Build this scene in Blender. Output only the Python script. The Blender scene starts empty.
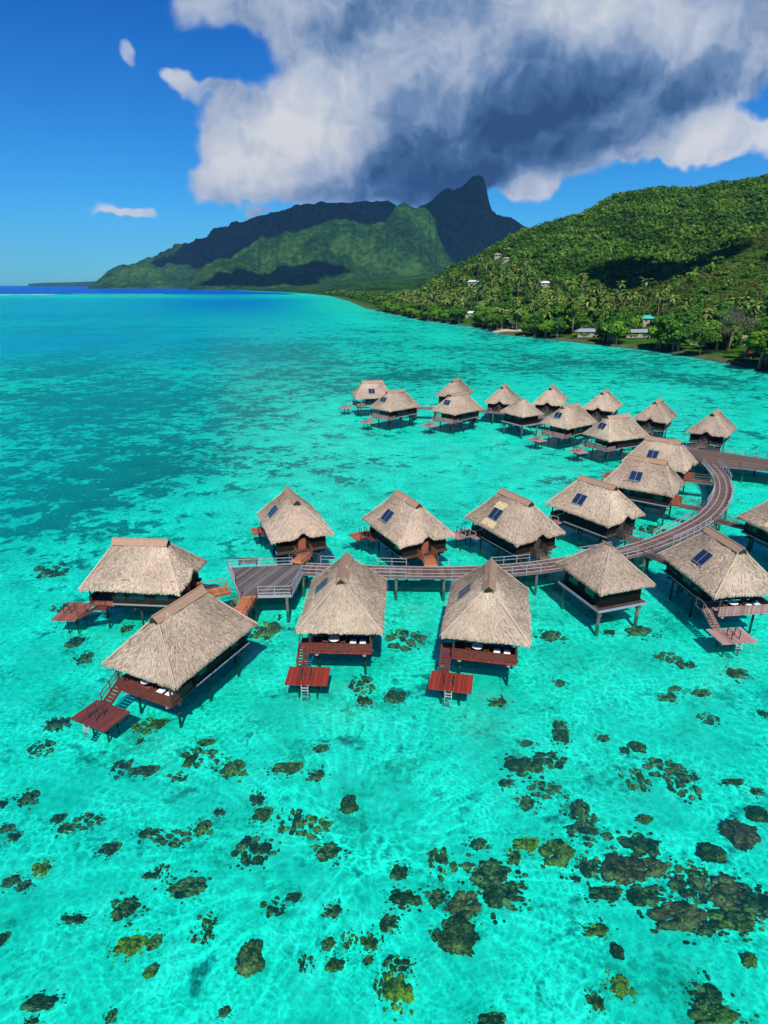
import bpy, math, random
import numpy as np
from mathutils import Vector, Matrix, noise as mn
random.seed(7); rng = np.random.default_rng(7)
S = bpy.context.scene; COL = S.collection
H = 35.0; FPX = 612.2; TH = math.atan(228/FPX)
CT, ST = math.cos(TH), math.sin(TH)
R = math.radians

# ------------------------------------------------------------------ helpers
def ray(px, py):
    a = (px-384)/FPX; b = (512-py)/FPX
    return a, CT+b*ST, -ST+b*CT
def at(px, py, z=0.0):                       # where a point seen in the survey photo stands, at height z
    x, y, d = ray(px, py); t = (z-H)/d
    return x*t, y*t
def uv(px, py):                              # bearing slope and elevation slope
    x, y, z = ray(px, py); return x/y, z/y
def sstep(a, b, x):
    t = np.clip((x-a)/(b-a), 0, 1); return t*t*(3-2*t)

class MB:
    def __init__(s): s.v = []; s.f = []; s.c = []; s.col = None
    def quad(s, a, b, c, d, col=None):
        n = len(s.v); s.v += [a, b, c, d]; s.f.append((n, n+1, n+2, n+3)); s.c.append(col)
    def tri(s, a, b, c, col=None):
        n = len(s.v); s.v += [a, b, c]; s.f.append((n, n+1, n+2)); s.c.append(col)
    def box(s, x0, x1, y0, y1, z0, z1, col=None):
        s.hexa([(x0,y0,z0),(x1,y0,z0),(x1,y1,z0),(x0,y1,z0),(x0,y0,z1),(x1,y0,z1),(x1,y1,z1),(x0,y1,z1)], col)
    def hexa(s, p, col=None):
        n = len(s.v); s.v += [tuple(q) for q in p]
        for f in ((3,2,1,0),(4,5,6,7),(0,1,5,4),(1,2,6,5),(2,3,7,6),(3,0,4,7)):
            s.f.append(tuple(n+i for i in f)); s.c.append(col)
    def bar(s, a, b, w, h, col=None, up=(0,0,1)):
        a = Vector(a); b = Vector(b); d = (b-a).normalized(); u = Vector(up)
        if abs(d.dot(u)) > .99: u = Vector((1,0,0))
        r = d.cross(u).normalized(); u = r.cross(d)
        r = r*w/2; u = u*h/2
        s.hexa([a-r-u, a+r-u, b+r-u, b-r-u, a-r+u, a+r+u, b+r+u, b-r+u], col)
    def tube(s, pts, rad, n=8, col=None, cap=True):
        rings = []
        for i, p in enumerate(pts):
            p = Vector(p); q = Vector(pts[min(i+1, len(pts)-1)]); o = Vector(pts[max(i-1, 0)])
            d = (q-o).normalized(); u = Vector((0,0,1)) if abs(d.z) < .9 else Vector((1,0,0))
            r = d.cross(u).normalized(); u = r.cross(d); R_ = rad[i] if isinstance(rad, (list, tuple)) else rad
            k0 = len(s.v)
            for k in range(n):
                t = 2*math.pi*k/n; s.v.append(tuple(p + r*math.cos(t)*R_ + u*math.sin(t)*R_))
            rings.append(k0)
        for a, b in zip(rings, rings[1:]):
            for k in range(n):
                s.f.append((a+k, a+(k+1) % n, b+(k+1) % n, b+k)); s.c.append(col)
        if cap:
            s.f.append(tuple(rings[0]+k for k in reversed(range(n)))); s.c.append(col)
            s.f.append(tuple(rings[-1]+k for k in range(n))); s.c.append(col)
    def build(s, name, mat, parent=None, smooth=False, loc=None):
        me = bpy.data.meshes.new(name); me.from_pydata([tuple(v) for v in s.v], [], s.f)
        if any(c is not None for c in s.c):
            at_ = me.attributes.new('tint', 'FLOAT', 'FACE')
            at_.data.foreach_set('value', [0.5 if c is None else c for c in s.c])
        me.materials.append(mat)
        if smooth: me.polygons.foreach_set('use_smooth', [True]*len(me.polygons))
        me.update(); return link(name, me, parent, loc)
def link(name, me, parent=None, loc=None):
    o = bpy.data.objects.new(name, me); COL.objects.link(o); o.parent = parent
    if loc: o.location = loc
    return o
def np_mesh(name, V, F, mat, attrs=None, smooth=False, parent=None):
    V = np.asarray(V, np.float32); F = np.asarray(F, np.int32); k = F.shape[1]
    me = bpy.data.meshes.new(name)
    me.vertices.add(len(V)); me.vertices.foreach_set('co', V.ravel())
    me.loops.add(F.size); me.loops.foreach_set('vertex_index', F.ravel())
    me.polygons.add(len(F)); me.polygons.foreach_set('loop_start', np.arange(0, F.size, k, dtype=np.int32))
    if smooth: me.polygons.foreach_set('use_smooth', np.ones(len(F), bool))
    for n, (dom, a) in (attrs or {}).items():
        t = me.attributes.new(n, 'FLOAT', dom); t.data.foreach_set('value', np.asarray(a, np.float32).ravel())
    me.materials.append(mat); me.update(calc_edges=True); me.validate()
    return link(name, me, parent)
def tag(o, label=None, cat=None, group=None, kind=None):
    if label: o['label'] = label
    if cat: o['category'] = cat
    if group: o['group'] = group
    if kind: o['kind'] = kind
    return o
def empty(name, loc=(0,0,0), rz=0):
    o = bpy.data.objects.new(name, None); COL.objects.link(o); o.location = loc; o.rotation_euler = (0,0,rz)
    o.empty_display_size = .5; return o
def copy_tree(o, parent=None):
    c = o.copy(); COL.objects.link(c); c.parent = parent
    for ch in list(o.children): copy_tree(ch, c)
    return c

# ------------------------------------------------------------------ materials
class NT:
    def __init__(s, tree): s.t = tree; s.n = tree.nodes; s.l = tree.links
    def new(s, typ, **kw):
        nd = s.n.new(typ)
        for k, v in kw.items(): setattr(nd, k, v)
        return nd
    def set(s, sock, v):
        if isinstance(v, bpy.types.NodeSocket): s.l.new(v, sock)
        elif v is not None:
            if hasattr(sock, 'default_value') and isinstance(v, (tuple, list)) and len(v) == 3 and sock.type == 'RGBA': v = (*v, 1)
            sock.default_value = v
    def math(s, op, a, b=None, c=None, clamp=False):
        nd = s.new('ShaderNodeMath', operation=op, use_clamp=clamp); s.set(nd.inputs[0], a)
        if b is not None: s.set(nd.inputs[1], b)
        if c is not None: s.set(nd.inputs[2], c)
        return nd.outputs[0]
    def vmath(s, op, a, b=None, scale=None):
        nd = s.new('ShaderNodeVectorMath', operation=op); s.set(nd.inputs[0], a)
        if b is not None: s.set(nd.inputs[1], b)
        if scale is not None: s.set(nd.inputs['Scale'], scale)
        return nd.outputs['Value'] if op in ('LENGTH', 'DOT_PRODUCT') else nd.outputs[0]
    def noise(s, vec, scale, detail=3, rough=.55, dist=0.0, dims='3D'):
        nd = s.new('ShaderNodeTexNoise', noise_dimensions=dims); s.set(nd.inputs['Vector'], vec)
        nd.inputs['Scale'].default_value = scale; nd.inputs['Detail'].default_value = detail
        nd.inputs['Roughness'].default_value = rough; nd.inputs['Distortion'].default_value = dist
        return nd
    def ramp(s, fac, stops):
        nd = s.new('ShaderNodeValToRGB'); s.set(nd.inputs[0], fac); e = nd.color_ramp.elements
        while len(e) < len(stops): e.new(0.5)
        for i, (p, c) in enumerate(stops):
            e[i].position = p; e[i].color = (*c, 1) if len(c) == 3 else c
        return nd.outputs[0]
    def maprange(s, v, a, b, c=0.0, d=1.0, smooth=False):
        nd = s.new('ShaderNodeMapRange'); s.set(nd.inputs[0], v)
        if smooth: nd.interpolation_type = 'SMOOTHSTEP'
        for i, q in enumerate((a, b, c, d)): nd.inputs[i+1].default_value = q
        return nd.outputs[0]
    def mix(s, fac, a, b, mode='MIX'):
        nd = s.new('ShaderNodeMix', data_type='RGBA', blend_type=mode); s.set(nd.inputs[0], fac)
        s.set(nd.inputs[6], a); s.set(nd.inputs[7], b); return nd.outputs[2]
    def attr(s, name):
        nd = s.new('ShaderNodeAttribute', attribute_name=name); return nd.outputs['Fac']
    def bump(s, h, strength=.5, dist=.05):
        nd = s.new('ShaderNodeBump'); s.set(nd.inputs['Height'], h)
        nd.inputs['Strength'].default_value = strength; nd.inputs['Distance'].default_value = dist
        return nd.outputs[0]
def material(name):
    m = bpy.data.materials.new(name); m.use_nodes = True; n = NT(m.node_tree)
    b = m.node_tree.nodes['Principled BSDF']; return m, n, b
def geo(n): return n.new('ShaderNodeNewGeometry').outputs['Position']
def objc(n): return n.new('ShaderNodeTexCoord').outputs['Object']
def simple(name, col, rough=.7, var=.25, scale=3, metal=0, spec=.3, stretch=None, bumpy=.2, rnd=.0):
    m, n, b = material(name); p = objc(n)
    if stretch: p = n.vmath('MULTIPLY', p, stretch)
    nz = n.noise(p, scale, 4, .6).outputs[0]
    lo = tuple(c*(1-var) for c in col); hi = tuple(min(1, c*(1+var)) for c in col)
    c = n.ramp(nz, [(.3, lo), (.7, hi)])
    if rnd:
        oi = n.new('ShaderNodeObjectInfo').outputs['Random']
        c = n.mix(1.0, c, n.ramp(oi, [(0, (1-rnd,)*3), (1, (1,)*3)]), 'MULTIPLY')
    n.set(b.inputs['Base Color'], c); b.inputs['Roughness'].default_value = rough
    b.inputs['Metallic'].default_value = metal; b.inputs['Specular IOR Level'].default_value = spec
    if bumpy: n.set(b.inputs['Normal'], n.bump(nz, bumpy, .03))
    return m
def wood(name, col, rough=.6, spec=.3, along=(1,0,0), board=.14, var=.3):
    """boards: colour per board + grain; 'along' = axis across the boards"""
    m, n, b = material(name); p = objc(n)
    d = n.vmath('DOT_PRODUCT', p, along); k = n.math('DIVIDE', d, board)
    fl = n.math('FLOOR', k); fr = n.math('FRACT', k)
    wn = n.new('ShaderNodeTexWhiteNoise', noise_dimensions='1D'); n.set(wn.inputs['W'], fl)
    g = n.noise(n.vmath('MULTIPLY', p, tuple(12 if a else 1.5 for a in along)), 1.2, 4, .6).outputs[0]
    v = n.math('ADD', n.math('MULTIPLY', wn.outputs[0], .55), n.math('MULTIPLY', g, .45))
    c = n.ramp(v, [(.2, tuple(x*(1-var) for x in col)), (.8, tuple(min(1, x*(1+var)) for x in col))])
    gap = n.math('LESS_THAN', fr, .09)
    c = n.mix(gap, c, tuple(x*.2 for x in col))
    n.set(b.inputs['Base Color'], c); b.inputs['Roughness'].default_value = rough
    b.inputs['Specular IOR Level'].default_value = spec
    n.set(b.inputs['Normal'], n.bump(n.math('SUBTRACT', g, n.math('MULTIPLY', gap, 2)), .25, .02))
    return m
def tinted(name, stops, rough=.8, spec=.15, noise_scale=None, transl=0.0, rnd=0.0):
    """colour from the per-face 'tint' attribute"""
    m, n, b = material(name); t = n.attr('tint')
    if noise_scale:
        t = n.math('ADD', n.math('MULTIPLY', t, .65), n.math('MULTIPLY', n.noise(geo(n), noise_scale, 4, .6).outputs[0], .35))
    c = n.ramp(t, stops)
    if rnd:
        oi = n.new('ShaderNodeObjectInfo').outputs['Random']
        c = n.mix(1.0, c, n.ramp(oi, [(0, (1-rnd, 1-rnd, 1-rnd)), (.5, (1, 1, 1)), (1, (1+rnd*.4, 1+rnd*.1, 1-rnd*.3))]), 'MULTIPLY')
    n.set(b.inputs['Base Color'], c); b.inputs['Roughness'].default_value = rough
    b.inputs['Specular IOR Level'].default_value = spec
    if transl:
        tr = n.new('ShaderNodeBsdfTranslucent'); n.set(tr.inputs[0], c)
        mx = n.new('ShaderNodeMixShader'); mx.inputs[0].default_value = transl
        n.l.new(b.outputs[0], mx.inputs[1]); n.l.new(tr.outputs[0], mx.inputs[2])
        n.l.new(mx.outputs[0], n.n['Material Output'].inputs[0])
    return m

# thatch
def thatch_mat():
    m, n, b = material('thatch'); p = objc(n); t = n.attr('tint')
    nz = n.noise(p, 9, 4, .7).outputs[0]; big = n.noise(geo(n), .22, 3, .55).outputs[0]
    v = n.math('ADD', n.math('MULTIPLY', t, .55), n.math('MULTIPLY', nz, .45))
    c = n.ramp(v, [(.08, (.10, .075, .055)), (.3, (.31, .24, .185)), (.55, (.52, .415, .325)), (.85, (.74, .61, .49))])
    c = n.mix(n.maprange(big, .35, .7), c, n.mix(1.0, c, (.72, .70, .68), 'MULTIPLY'))
    oi = n.new('ShaderNodeObjectInfo').outputs['Random']
    c = n.mix(1.0, c, n.ramp(oi, [(0, (.80, .78, .76)), (.5, (.95, .93, .90)), (1, (1.06, 1.04, 1.0))]), 'MULTIPLY')
    n.set(b.inputs['Base Color'], c); b.inputs['Roughness'].default_value = .95
    b.inputs['Specular IOR Level'].default_value = .05
    n.set(b.inputs['Normal'], n.bump(nz, .6, .06))
    return m
M = {}
M['thatch'] = thatch_mat()
M['cap'] = simple('ridge_bark', (.33, .205, .135), .9, .3, 6, stretch=(1,4,4), rnd=.15)
M['new_straw'] = simple('fresh_straw', (.56, .43, .25), .9, .25, 7)
M['dark'] = simple('dark_opening', (.02, .018, .016), .9, .2, 4)
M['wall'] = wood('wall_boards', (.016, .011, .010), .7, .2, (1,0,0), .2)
M['redwood'] = wood('red_stained_boards', (.22, .030, .018), .5, .35, (0,1,0), .16, .35)
M['redrail'] = simple('red_stained_rail', (.13, .032, .024), .55, .35, 5, rnd=.1)
M['darkred'] = wood('dark_stained_boards', (.125, .034, .028), .55, .35, (0,1,0), .16, .35)
M['rust'] = wood('rust_brown_boards', (.24, .085, .06), .6, .3, (1,0,0), .2, .3)
M['oldwood'] = wood('weathered_pink_boards', (.33, .20, .18), .75, .2, (0,1,0), .16, .35)
M['orange'] = wood('orange_boards', (.30, .095, .045), .6, .25, (1,0,0), .2, .25)
M['orangerail'] = simple('orange_rail', (.26, .075, .04), .6, .3, 5)
M['fascia'] = simple('pale_fascia', (.22, .26, .30), .6, .2, 3)
M['pile'] = simple('concrete_pile', (.12, .115, .095), .85, .35, 2.5, bumpy=.4)
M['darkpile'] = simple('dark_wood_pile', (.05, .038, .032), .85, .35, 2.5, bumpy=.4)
M['grey'] = simple('grey_rail', (.29, .30, .34), .6, .18, 4)
M['greywood'] = simple('grey_wood_beam', (.13, .105, .10), .75, .3, 4, stretch=(1,3,1))
M['plank'] = tinted('boardwalk_planks', [(0, (.065, .040, .032)), (.5, (.115, .072, .058)), (1, (.19, .13, .11))], .8, .15, 1.5)
M['stripe'] = simple('pale_edge_boards', (.27, .24, .25), .7, .18, 4)
M['terrace'] = tinted('terrace_boards', [(0, (.055, .047, .047)), (.5, (.10, .087, .085)), (1, (.18, .16, .155))], .75, .2, .7)
M['cushion'] = simple('white_cushion', (.78, .78, .76), .8, .05, 2)
M['navy'] = simple('navy_cushion', (.015, .03, .10), .8, .2, 2)
M['brownframe'] = simple('lounger_frame', (.16, .07, .04), .6, .2, 4)
M['white'] = simple('white_paint', (.78, .78, .76), .5, .06, 3)
M['metal'] = simple('ladder_metal', (.6, .62, .64), .3, .1, 3, metal=.6)
M['trunk'] = simple('bark', (.20, .15, .11), .9, .35, 2.5, bumpy=.4)
def glass_mat():
    m, n, b = material('dark_glass'); b.inputs['Base Color'].default_value = (.012, .02, .028, 1)
    b.inputs['Roughness'].default_value = .06; b.inputs['Specular IOR Level'].default_value = .6; return m
M['glass'] = glass_mat()
def solar_mat():
    m, n, b = material('solar_cells'); p = objc(n); sp = n.new('ShaderNodeSeparateXYZ'); n.l.new(p, sp.inputs[0])
    fx = n.math('FRACT', n.math('MULTIPLY', sp.outputs[0], 5.5)); fz = n.math('FRACT', n.math('MULTIPLY', sp.outputs[2], 6.5))
    g = n.math('MAXIMUM', n.math('LESS_THAN', fx, .07), n.math('LESS_THAN', fz, .07))
    n.set(b.inputs['Base Color'], n.mix(g, (.010, .022, .055), (.03, .05, .10)))
    b.inputs['Roughness'].default_value = .22; b.inputs['Specular IOR Level'].default_value = .35; return m
M['solar'] = solar_mat()

# ------------------------------------------------------------------ overwater bungalow
LX, WY, RX, ZE, ZR = 5.56, 4.06, 2.68, 4.4, 8.5
def roof_meshes(LX, WY, RX, ZE, ZR, arch=True, seed=0, strands=9500):
    rnd = random.Random(seed); mb = MB()
    top = [(-RX,0,ZR),(RX,0,ZR)]
    cor = [(-LX,-WY,ZE),(LX,-WY,ZE),(LX,WY,ZE),(-LX,WY,ZE)]
    faces = [(cor[0],cor[1],top[0],top[1],(0,-1,0)),(cor[1],cor[2],top[1],top[1],(1,0,0)),(cor[2],cor[3],top[1],top[0],(0,1,0)),(cor[3],cor[0],top[0],top[0],(-1,0,0))]
    def surf(fi, s, t, lift=0.0):
        a, b, c, d, nn = faces[fi]; a = Vector(a); b = Vector(b); c = Vector(c); d = Vector(d)
        p = a.lerp(b, s).lerp(c.lerp(d, s), t)
        p.z -= .02*math.sin(math.pi*t)
        q = p*1.0
        dsp = (mn.noise(q*.55+Vector((seed,0,0)))*.20 + mn.noise(q*1.9)*.09 + mn.noise(q*5)*.04)
        p += Vector(nn)*dsp*.45 + Vector((0,0,1))*(dsp*.7+lift)
        edge = min(s, 1-s)*(1-t)
        p.z -= .16*math.exp(-(edge/.035)**2)*(1-t)                       # drooping corners
        if arch and fi == 3:
            w = math.exp(-((s-.5)/.085)**2)*max(0, 1-t/.22)
            p.z += .75*w
        return p
    NS, NTT = 34, 18
    for fi in range(4):
        g = [[surf(fi, i/NS, j/NTT) for i in range(NS+1)] for j in range(NTT+1)]
        for j in range(NTT):
            for i in range(NS):
                mb.quad(g[j][i], g[j][i+1], g[j+1][i+1], g[j+1][i], .32+rnd.random()*.2)
        # thick ragged eave
        for i in range(NS):
            for k in range(3):
                a = g[0][i].lerp(g[0][i+1], k/3); b = g[0][i].lerp(g[0][i+1], (k+1)/3)
                dz = .20+rnd.random()*.12; nn = Vector(faces[fi][4])
                mb.quad(a+nn*.02-Vector((0,0,dz)), b+nn*.02-Vector((0,0,dz*(.7+.5*rnd.random()))), b, a, .25+rnd.random()*.5)
        # underside
        c = Vector((0,0,ZE+.6))
        for i in range(NS):
            a = g[0][i]*1; b = g[0][i+1]*1
            a2 = Vector((a.x*.8, a.y*.8, ZE+.35)); b2 = Vector((b.x*.8, b.y*.8, ZE+.35))
            dz = Vector((0,0,.18))
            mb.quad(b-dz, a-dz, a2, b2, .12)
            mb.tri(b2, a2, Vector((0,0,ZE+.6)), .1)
        # straw blades laid down the slope
        a, b, c_, d_, nn = faces[fi]
        area = ((Vector(b)-Vector(a)).length + (Vector(d_)-Vector(c_)).length)
        for k in range(int(strands*area/ (4*(LX+WY)+4*RX))):
            s = rnd.random(); t = rnd.random()**.9
            if fi in (1, 3) and rnd.random() < t*.9: continue
            p = surf(fi, s, t, .03); q = surf(fi, s+(rnd.random()-.5)*.03, max(-.04, t-.03-.05*rnd.random()), .05)
            dirn = (q-p)
            side = dirn.cross(Vector((0,0,1))); 
            if side.length < 1e-6: continue
            side = side.normalized()*(.014+.028*rnd.random())
            up = Vector(nn)*(.01+.04*rnd.random()) + Vector((0,0,.02+.05*rnd.random()))
            v = rnd.random(); col = .05+.2*rnd.random() if v < .17 else (.45+.5*rnd.random())
            mb.quad(p-side, p+side, q+side*.6+up, q-side*.6+up, col)
        for k in range(int(230*(Vector(b)-Vector(a)).length/8)):         # hanging fringe
            s = rnd.random(); p = surf(fi, s, .01); side = (Vector(b)-Vector(a)).normalized()*(.02+.035*rnd.random())
            q = p + Vector((0,0,-(.16+.24*rnd.random()))) + Vector(nn)*(.02+.10*rnd.random())
            p = p+Vector(nn)*.04
            mb.quad(p-side, q-side*.5, q+side*.5, p+side, .15+.8*rnd.random())
    # hip ridges, a roll of straw
    for c in cor:
        tp = top[0] if c[0] < 0 else top[1]
        fi = 0
        pts = []
        for k in range(9):
            t = k/8; p = Vector(c).lerp(Vector(tp), t); p.z += .0
            p.z -= .10*(1-t)
            pts.append(p+Vector((0,0,mn.noise(p*1.1)*.05)))
        mb.tube(pts, .09, 6, .6)
    return mb
def panel_mb(W_side, cx, t0, t1, halfw, hip=False, dims=(LX,WY,RX,ZE,ZR)):
    L, W, Rr, ze, zr = dims
    def P(a, t, lift):
        z = ze+(zr-ze)*t + .20 + lift
        if hip: return Vector((L+(Rr-L)*t, a, z))
        return Vector((a, W_side*W*(1-t), z))
    fr = MB(); ce = MB()
    a0, a1 = cx-halfw, cx+halfw
    for (b0, b1) in ((a0, (a0+a1)/2-.012), ((a0+a1)/2+.012, a1)):
        fr.hexa([P(b0,t0,0),P(b1,t0,0),P(b1,t1,0),P(b0,t1,0),P(b0,t0,.07),P(b1,t0,.07),P(b1,t1,.07),P(b0,t1,.07)])
        e = .03; dt = (t1-t0)*.03
        ce.hexa([P(b0+e,t0+dt,.06),P(b1-e,t0+dt,.06),P(b1-e,t1-dt,.06),P(b0+e,t1-dt,.06),P(b0+e,t0+dt,.085),P(b1-e,t0+dt,.085),P(b1-e,t1-dt,.085),P(b0+e,t1-dt,.085)])
    return fr, ce
ROOFS = [roof_meshes(LX, WY, RX, ZE, ZR, True, s).build('roof', M['thatch']).data for s in (1, 2, 3)]
for o in [o for o in COL.objects if o.name.startswith('roof')]: bpy.data.objects.remove(o)
# straw faces are counted only on the roof; each variant is shared by many houses
def make_bungalow(side, panel, variant=0, wood='redwood', straw=False, deck=True, low=False):
    """side: -1/+1 side of the swimming platform; panel: 'L','R' (y-, y+), 'H' hip, None"""
    root = empty('overwater_bungalow')
    roof = link('roof', ROOFS[variant], root)
    c = MB()
    for sg in (-1, 1):
        a0 = Vector((-RX-.44, sg*.62, ZR-.40)); a1 = Vector((RX+.44, sg*.62, ZR-.40)); r0 = Vector((-RX-.5, 0, ZR+.17)); r1 = Vector((RX+.5, 0, ZR+.17))
        n_ = Vector((0, 0, -.08))
        c.hexa([a0+n_, a1+n_, r1+n_, r0+n_, a0, a1, r1, r0] if sg < 0 else [r0+n_, r1+n_, a1+n_, a0+n_, r0, r1, a1, a0])
    c.tube([(-RX-.5,0,ZR+.16),(RX+.5,0,ZR+.16)], .08, 6)
    c.build('ridge_cap', M['cap'], roof)
    for sg in (-1, 1):
        v = MB(); x = sg*(RX+.46); x2 = sg*(RX-.2)
        v.hexa([(x,-.58,ZR-.62),(x,.58,ZR-.62),(x2,.46,ZR-.42),(x2,-.46,ZR-.42),(x,-.04,ZR+.06),(x,.04,ZR+.06),(x2,.03,ZR+.08),(x2,-.03,ZR+.08)])
        v.build('ridge_vent', M['dark'], roof)
    if panel:
        if panel == 'H': fr, ce = panel_mb(1, -.1, .34, .62, .95, True)
        else: fr, ce = panel_mb(-1 if panel == 'L' else 1, (.2 if panel == 'L' else .7), (.26 if panel == 'L' else .20), (.56 if panel == 'L' else .50), .92)
        f = fr.build('solar_panel', M['fascia'], roof)
        ce.build('solar_cells', M['solar'], roof)
        if straw:
            sg = -1 if panel == 'L' else 1; q_ = random.Random(4); cx0 = .2 if panel == 'L' else .7
            for k in range(420):
                if k in (0, 210): s2 = MB()
                a_ = cx0+q_.uniform(-1.25, 1.15); t_ = q_.uniform(.06, .20) if k < 210 else q_.uniform(.52, .70)
                if k == 209: s2.build('straw_patch', M['new_straw'], roof)
                if t_ > .5 and a_ < cx0-.4-(t_-.5)*3: continue
                z_ = ZE+(ZR-ZE)*t_+.16+q_.random()*.06; y_ = sg*WY*(1-t_); l_ = q_.uniform(.25, .5)
                s2.quad((a_-.07, y_, z_), (a_+.07, y_, z_), (a_+.05+q_.uniform(-.1,.1), y_+sg*l_*.7, z_-l_*.7+.05), (a_-.05, y_+sg*l_*.7, z_-l_*.7+.05))
            s2.build('straw_patch', M['new_straw'], roof)
    xw = 2.5 if deck else 4.6
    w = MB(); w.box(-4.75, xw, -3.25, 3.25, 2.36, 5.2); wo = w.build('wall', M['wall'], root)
    for x0, x1 in ((-3.9,-2.5), (-1.2,.4), (1.0,2.0)):
        for sg in (-1, 1):
            g = MB(); g.box(x0, x1, *(sorted((sg*3.25, sg*3.30))), 2.9, 4.0); g.build('window', M['glass'], wo)
    if deck:
        for y0, y1 in ((-2.8,-1.45), (-1.35,0), (.1,1.45), (1.55,2.8)):
            g = MB(); g.box(xw, xw+.05, y0, y1, 2.08, 4.1); g.build('glass_door', M['glass'], wo)
    fl = MB(); fl.box(-5.0, xw if deck else 4.9, -3.35, 3.35, 2.06, 2.36)
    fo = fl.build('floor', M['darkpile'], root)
    for sg in (-1, 1):
        fa = MB(); fa.box(-5.05, 2.5, *sorted((sg*3.36, sg*3.42)), 2.20, 2.33); fa.build('fascia', M['fascia'], fo)
    if deck:
        d = MB(); d.box(xw, 5.3, -3.0, 3.0, 1.74, 1.94); d.build('deck', M[wood], root)
        r = MB()
        y_in = -side*3.0
        r.bar((5.25,-3.0,2.82),(5.25,3.0,2.82),.12,.07); r.bar((5.25,-3.0,2.05),(5.25,3.0,2.05),.06,.08)
        for k in range(5): r.bar((5.25,-3.0,2.15+k*.14),(5.25,3.0,2.15+k*.14),.035,.125)
        for k in range(6): r.bar((5.24,-3+1.2*k,1.9),(5.24,-3+1.2*k,2.85),.09,.09)
        x0 = 2.7
        r.bar((x0,y_in,2.82),(5.25,y_in,2.82),.10,.07)
        for k in range(5): r.bar((x0,y_in,2.15+k*.14),(5.25,y_in,2.15+k*.14),.035,.125)
        for k in range(3): r.bar((x0+k*1.2,y_in,1.9),(x0+k*1.2,y_in,2.85),.09,.09)
        r.build('railing', M['redrail'] if wood != 'oldwood' else M['oldwood'], root)
        for sg in (-1, 1):
            q = MB(); q.tube([(5.1, sg*2.9, 1.94), (5.1, sg*2.9, 4.7)], .10, 8); q.build('roof_post', M['darkpile'], root)
        # stairs down to the swimming platform
        st = MB(); ya, yb = side*3.15, side*4.05; y0, y1 = min(ya, yb), max(ya, yb)
        st.box(2.9, 4.3, y0, y1, 1.76, 1.93)
        for k in range(7):
            x = 4.45+k*.27; z = 1.75-k*.155; st.box(x-.13, x+.15, y0, y1, z-.05, z)
        for y in (y0, y1): st.bar((4.3, y, 1.82), (6.35, y, .66), .06, .22)
        yo = y1 if side > 0 else y0
        st.bar((4.2, yo, 2.85), (6.3, yo, 1.75), .06, .07); st.bar((4.2, yo, 2.35), (6.3, yo, 1.25), .05, .06)
        for t in (0, .5, 1): st.bar((4.2+2.1*t, yo, 1.75-1.1*t), (4.2+2.1*t, yo, 2.87-1.1*t), .07, .07)
        st.bar((2.9, yo, 2.9), (4.2, yo, 2.87), .06, .07); st.bar((2.9, yo, 1.9), (2.9, yo, 2.92), .07, .07)
        st.build('staircase', M['redrail'] if wood != 'oldwood' else M['oldwood'], root)
        p = MB(); ys = sorted((side*.85, side*4.75))
        p.box(6.2, 8.95, ys[0], ys[1], .68, .82); pl = p.build('swim_platform', M[wood], root)
        pp = MB(); yc = side*2.9
        for dy in (-.42, .42): pp.bar((8.3, yc+dy, .82), (8.3, yc+dy, 1.75), .07, .07); pp.bar((7.5, yc+dy, .82), (7.5, yc+dy, 1.75), .07, .07); pp.bar((7.5, yc+dy, 1.72), (8.3, yc+dy, 1.72), .05, .05)
        pp.bar((7.5, yc-.42, .85), (7.5, yc+.42, .85), .05, .05)
        pp.build('grab_rail', M['darkpile'], pl)
        ld = MB()
        for dy in (-.38, .38): ld.bar((8.98, yc+dy*.8, .8), (9.1, yc+dy*.8, -.5), .05, .05)
        for k in range(4): ld.box(8.98+.03*k, 9.12+.03*k, yc-.3, yc+.3, .50-k*.28, .55-k*.28)
        ld.build('ladder', M['metal'], pl)
        for xx in (6.8, 7.9):
            for yy in (ys[0]+1.1, ys[1]-1.1):
                q = MB(); q.tube([(xx, yy, .68), (xx, yy, -1.6)], .08, 8); q.build('platform_post', M['darkpile'], pl)
    for xx in (-4.3, -.1, 3.9):
        for yy in (-2.3, 2.3):
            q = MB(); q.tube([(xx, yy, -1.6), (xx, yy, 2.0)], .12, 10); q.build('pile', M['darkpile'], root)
    if deck:
        for yy in (-2.3, 2.3): q = MB(); q.tube([(5.0, yy, 1.40), (5.0, yy, 1.74)], .2, 10); q.build('beam_cap', M['fascia'], root)
    br = MB()
    for xx in (-4.3, .1, 4.4): br.bar((xx, -3.2, 1.6), (xx, 3.2, 1.6), .16, .22)
    for yy in (-2.5, 2.5): br.bar((-4.9, yy, 1.42), (5.0, yy, 1.42), .14, .2)
    br.build('floor_beam', M['darkpile'], root)
    # entry porch on the land side
    e = MB(); e.box(-6.1, -4.78, -1.0, 1.0, 1.74, 1.93); e.box(-4.84, -4.74, -.5, .5, 1.95, 3.95)
    e.box(-6.0, -4.8, 1.0, 1.08, 1.95, 3.0); e.box(-6.0, -4.8, -1.08, -1.0, 1.95, 3.0)
    e.build('entry_porch', M['orangerail' if wood in ('orange', 'rust') else 'darkpile'], root)
    return root
def tidy(root, wood): return root

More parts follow.
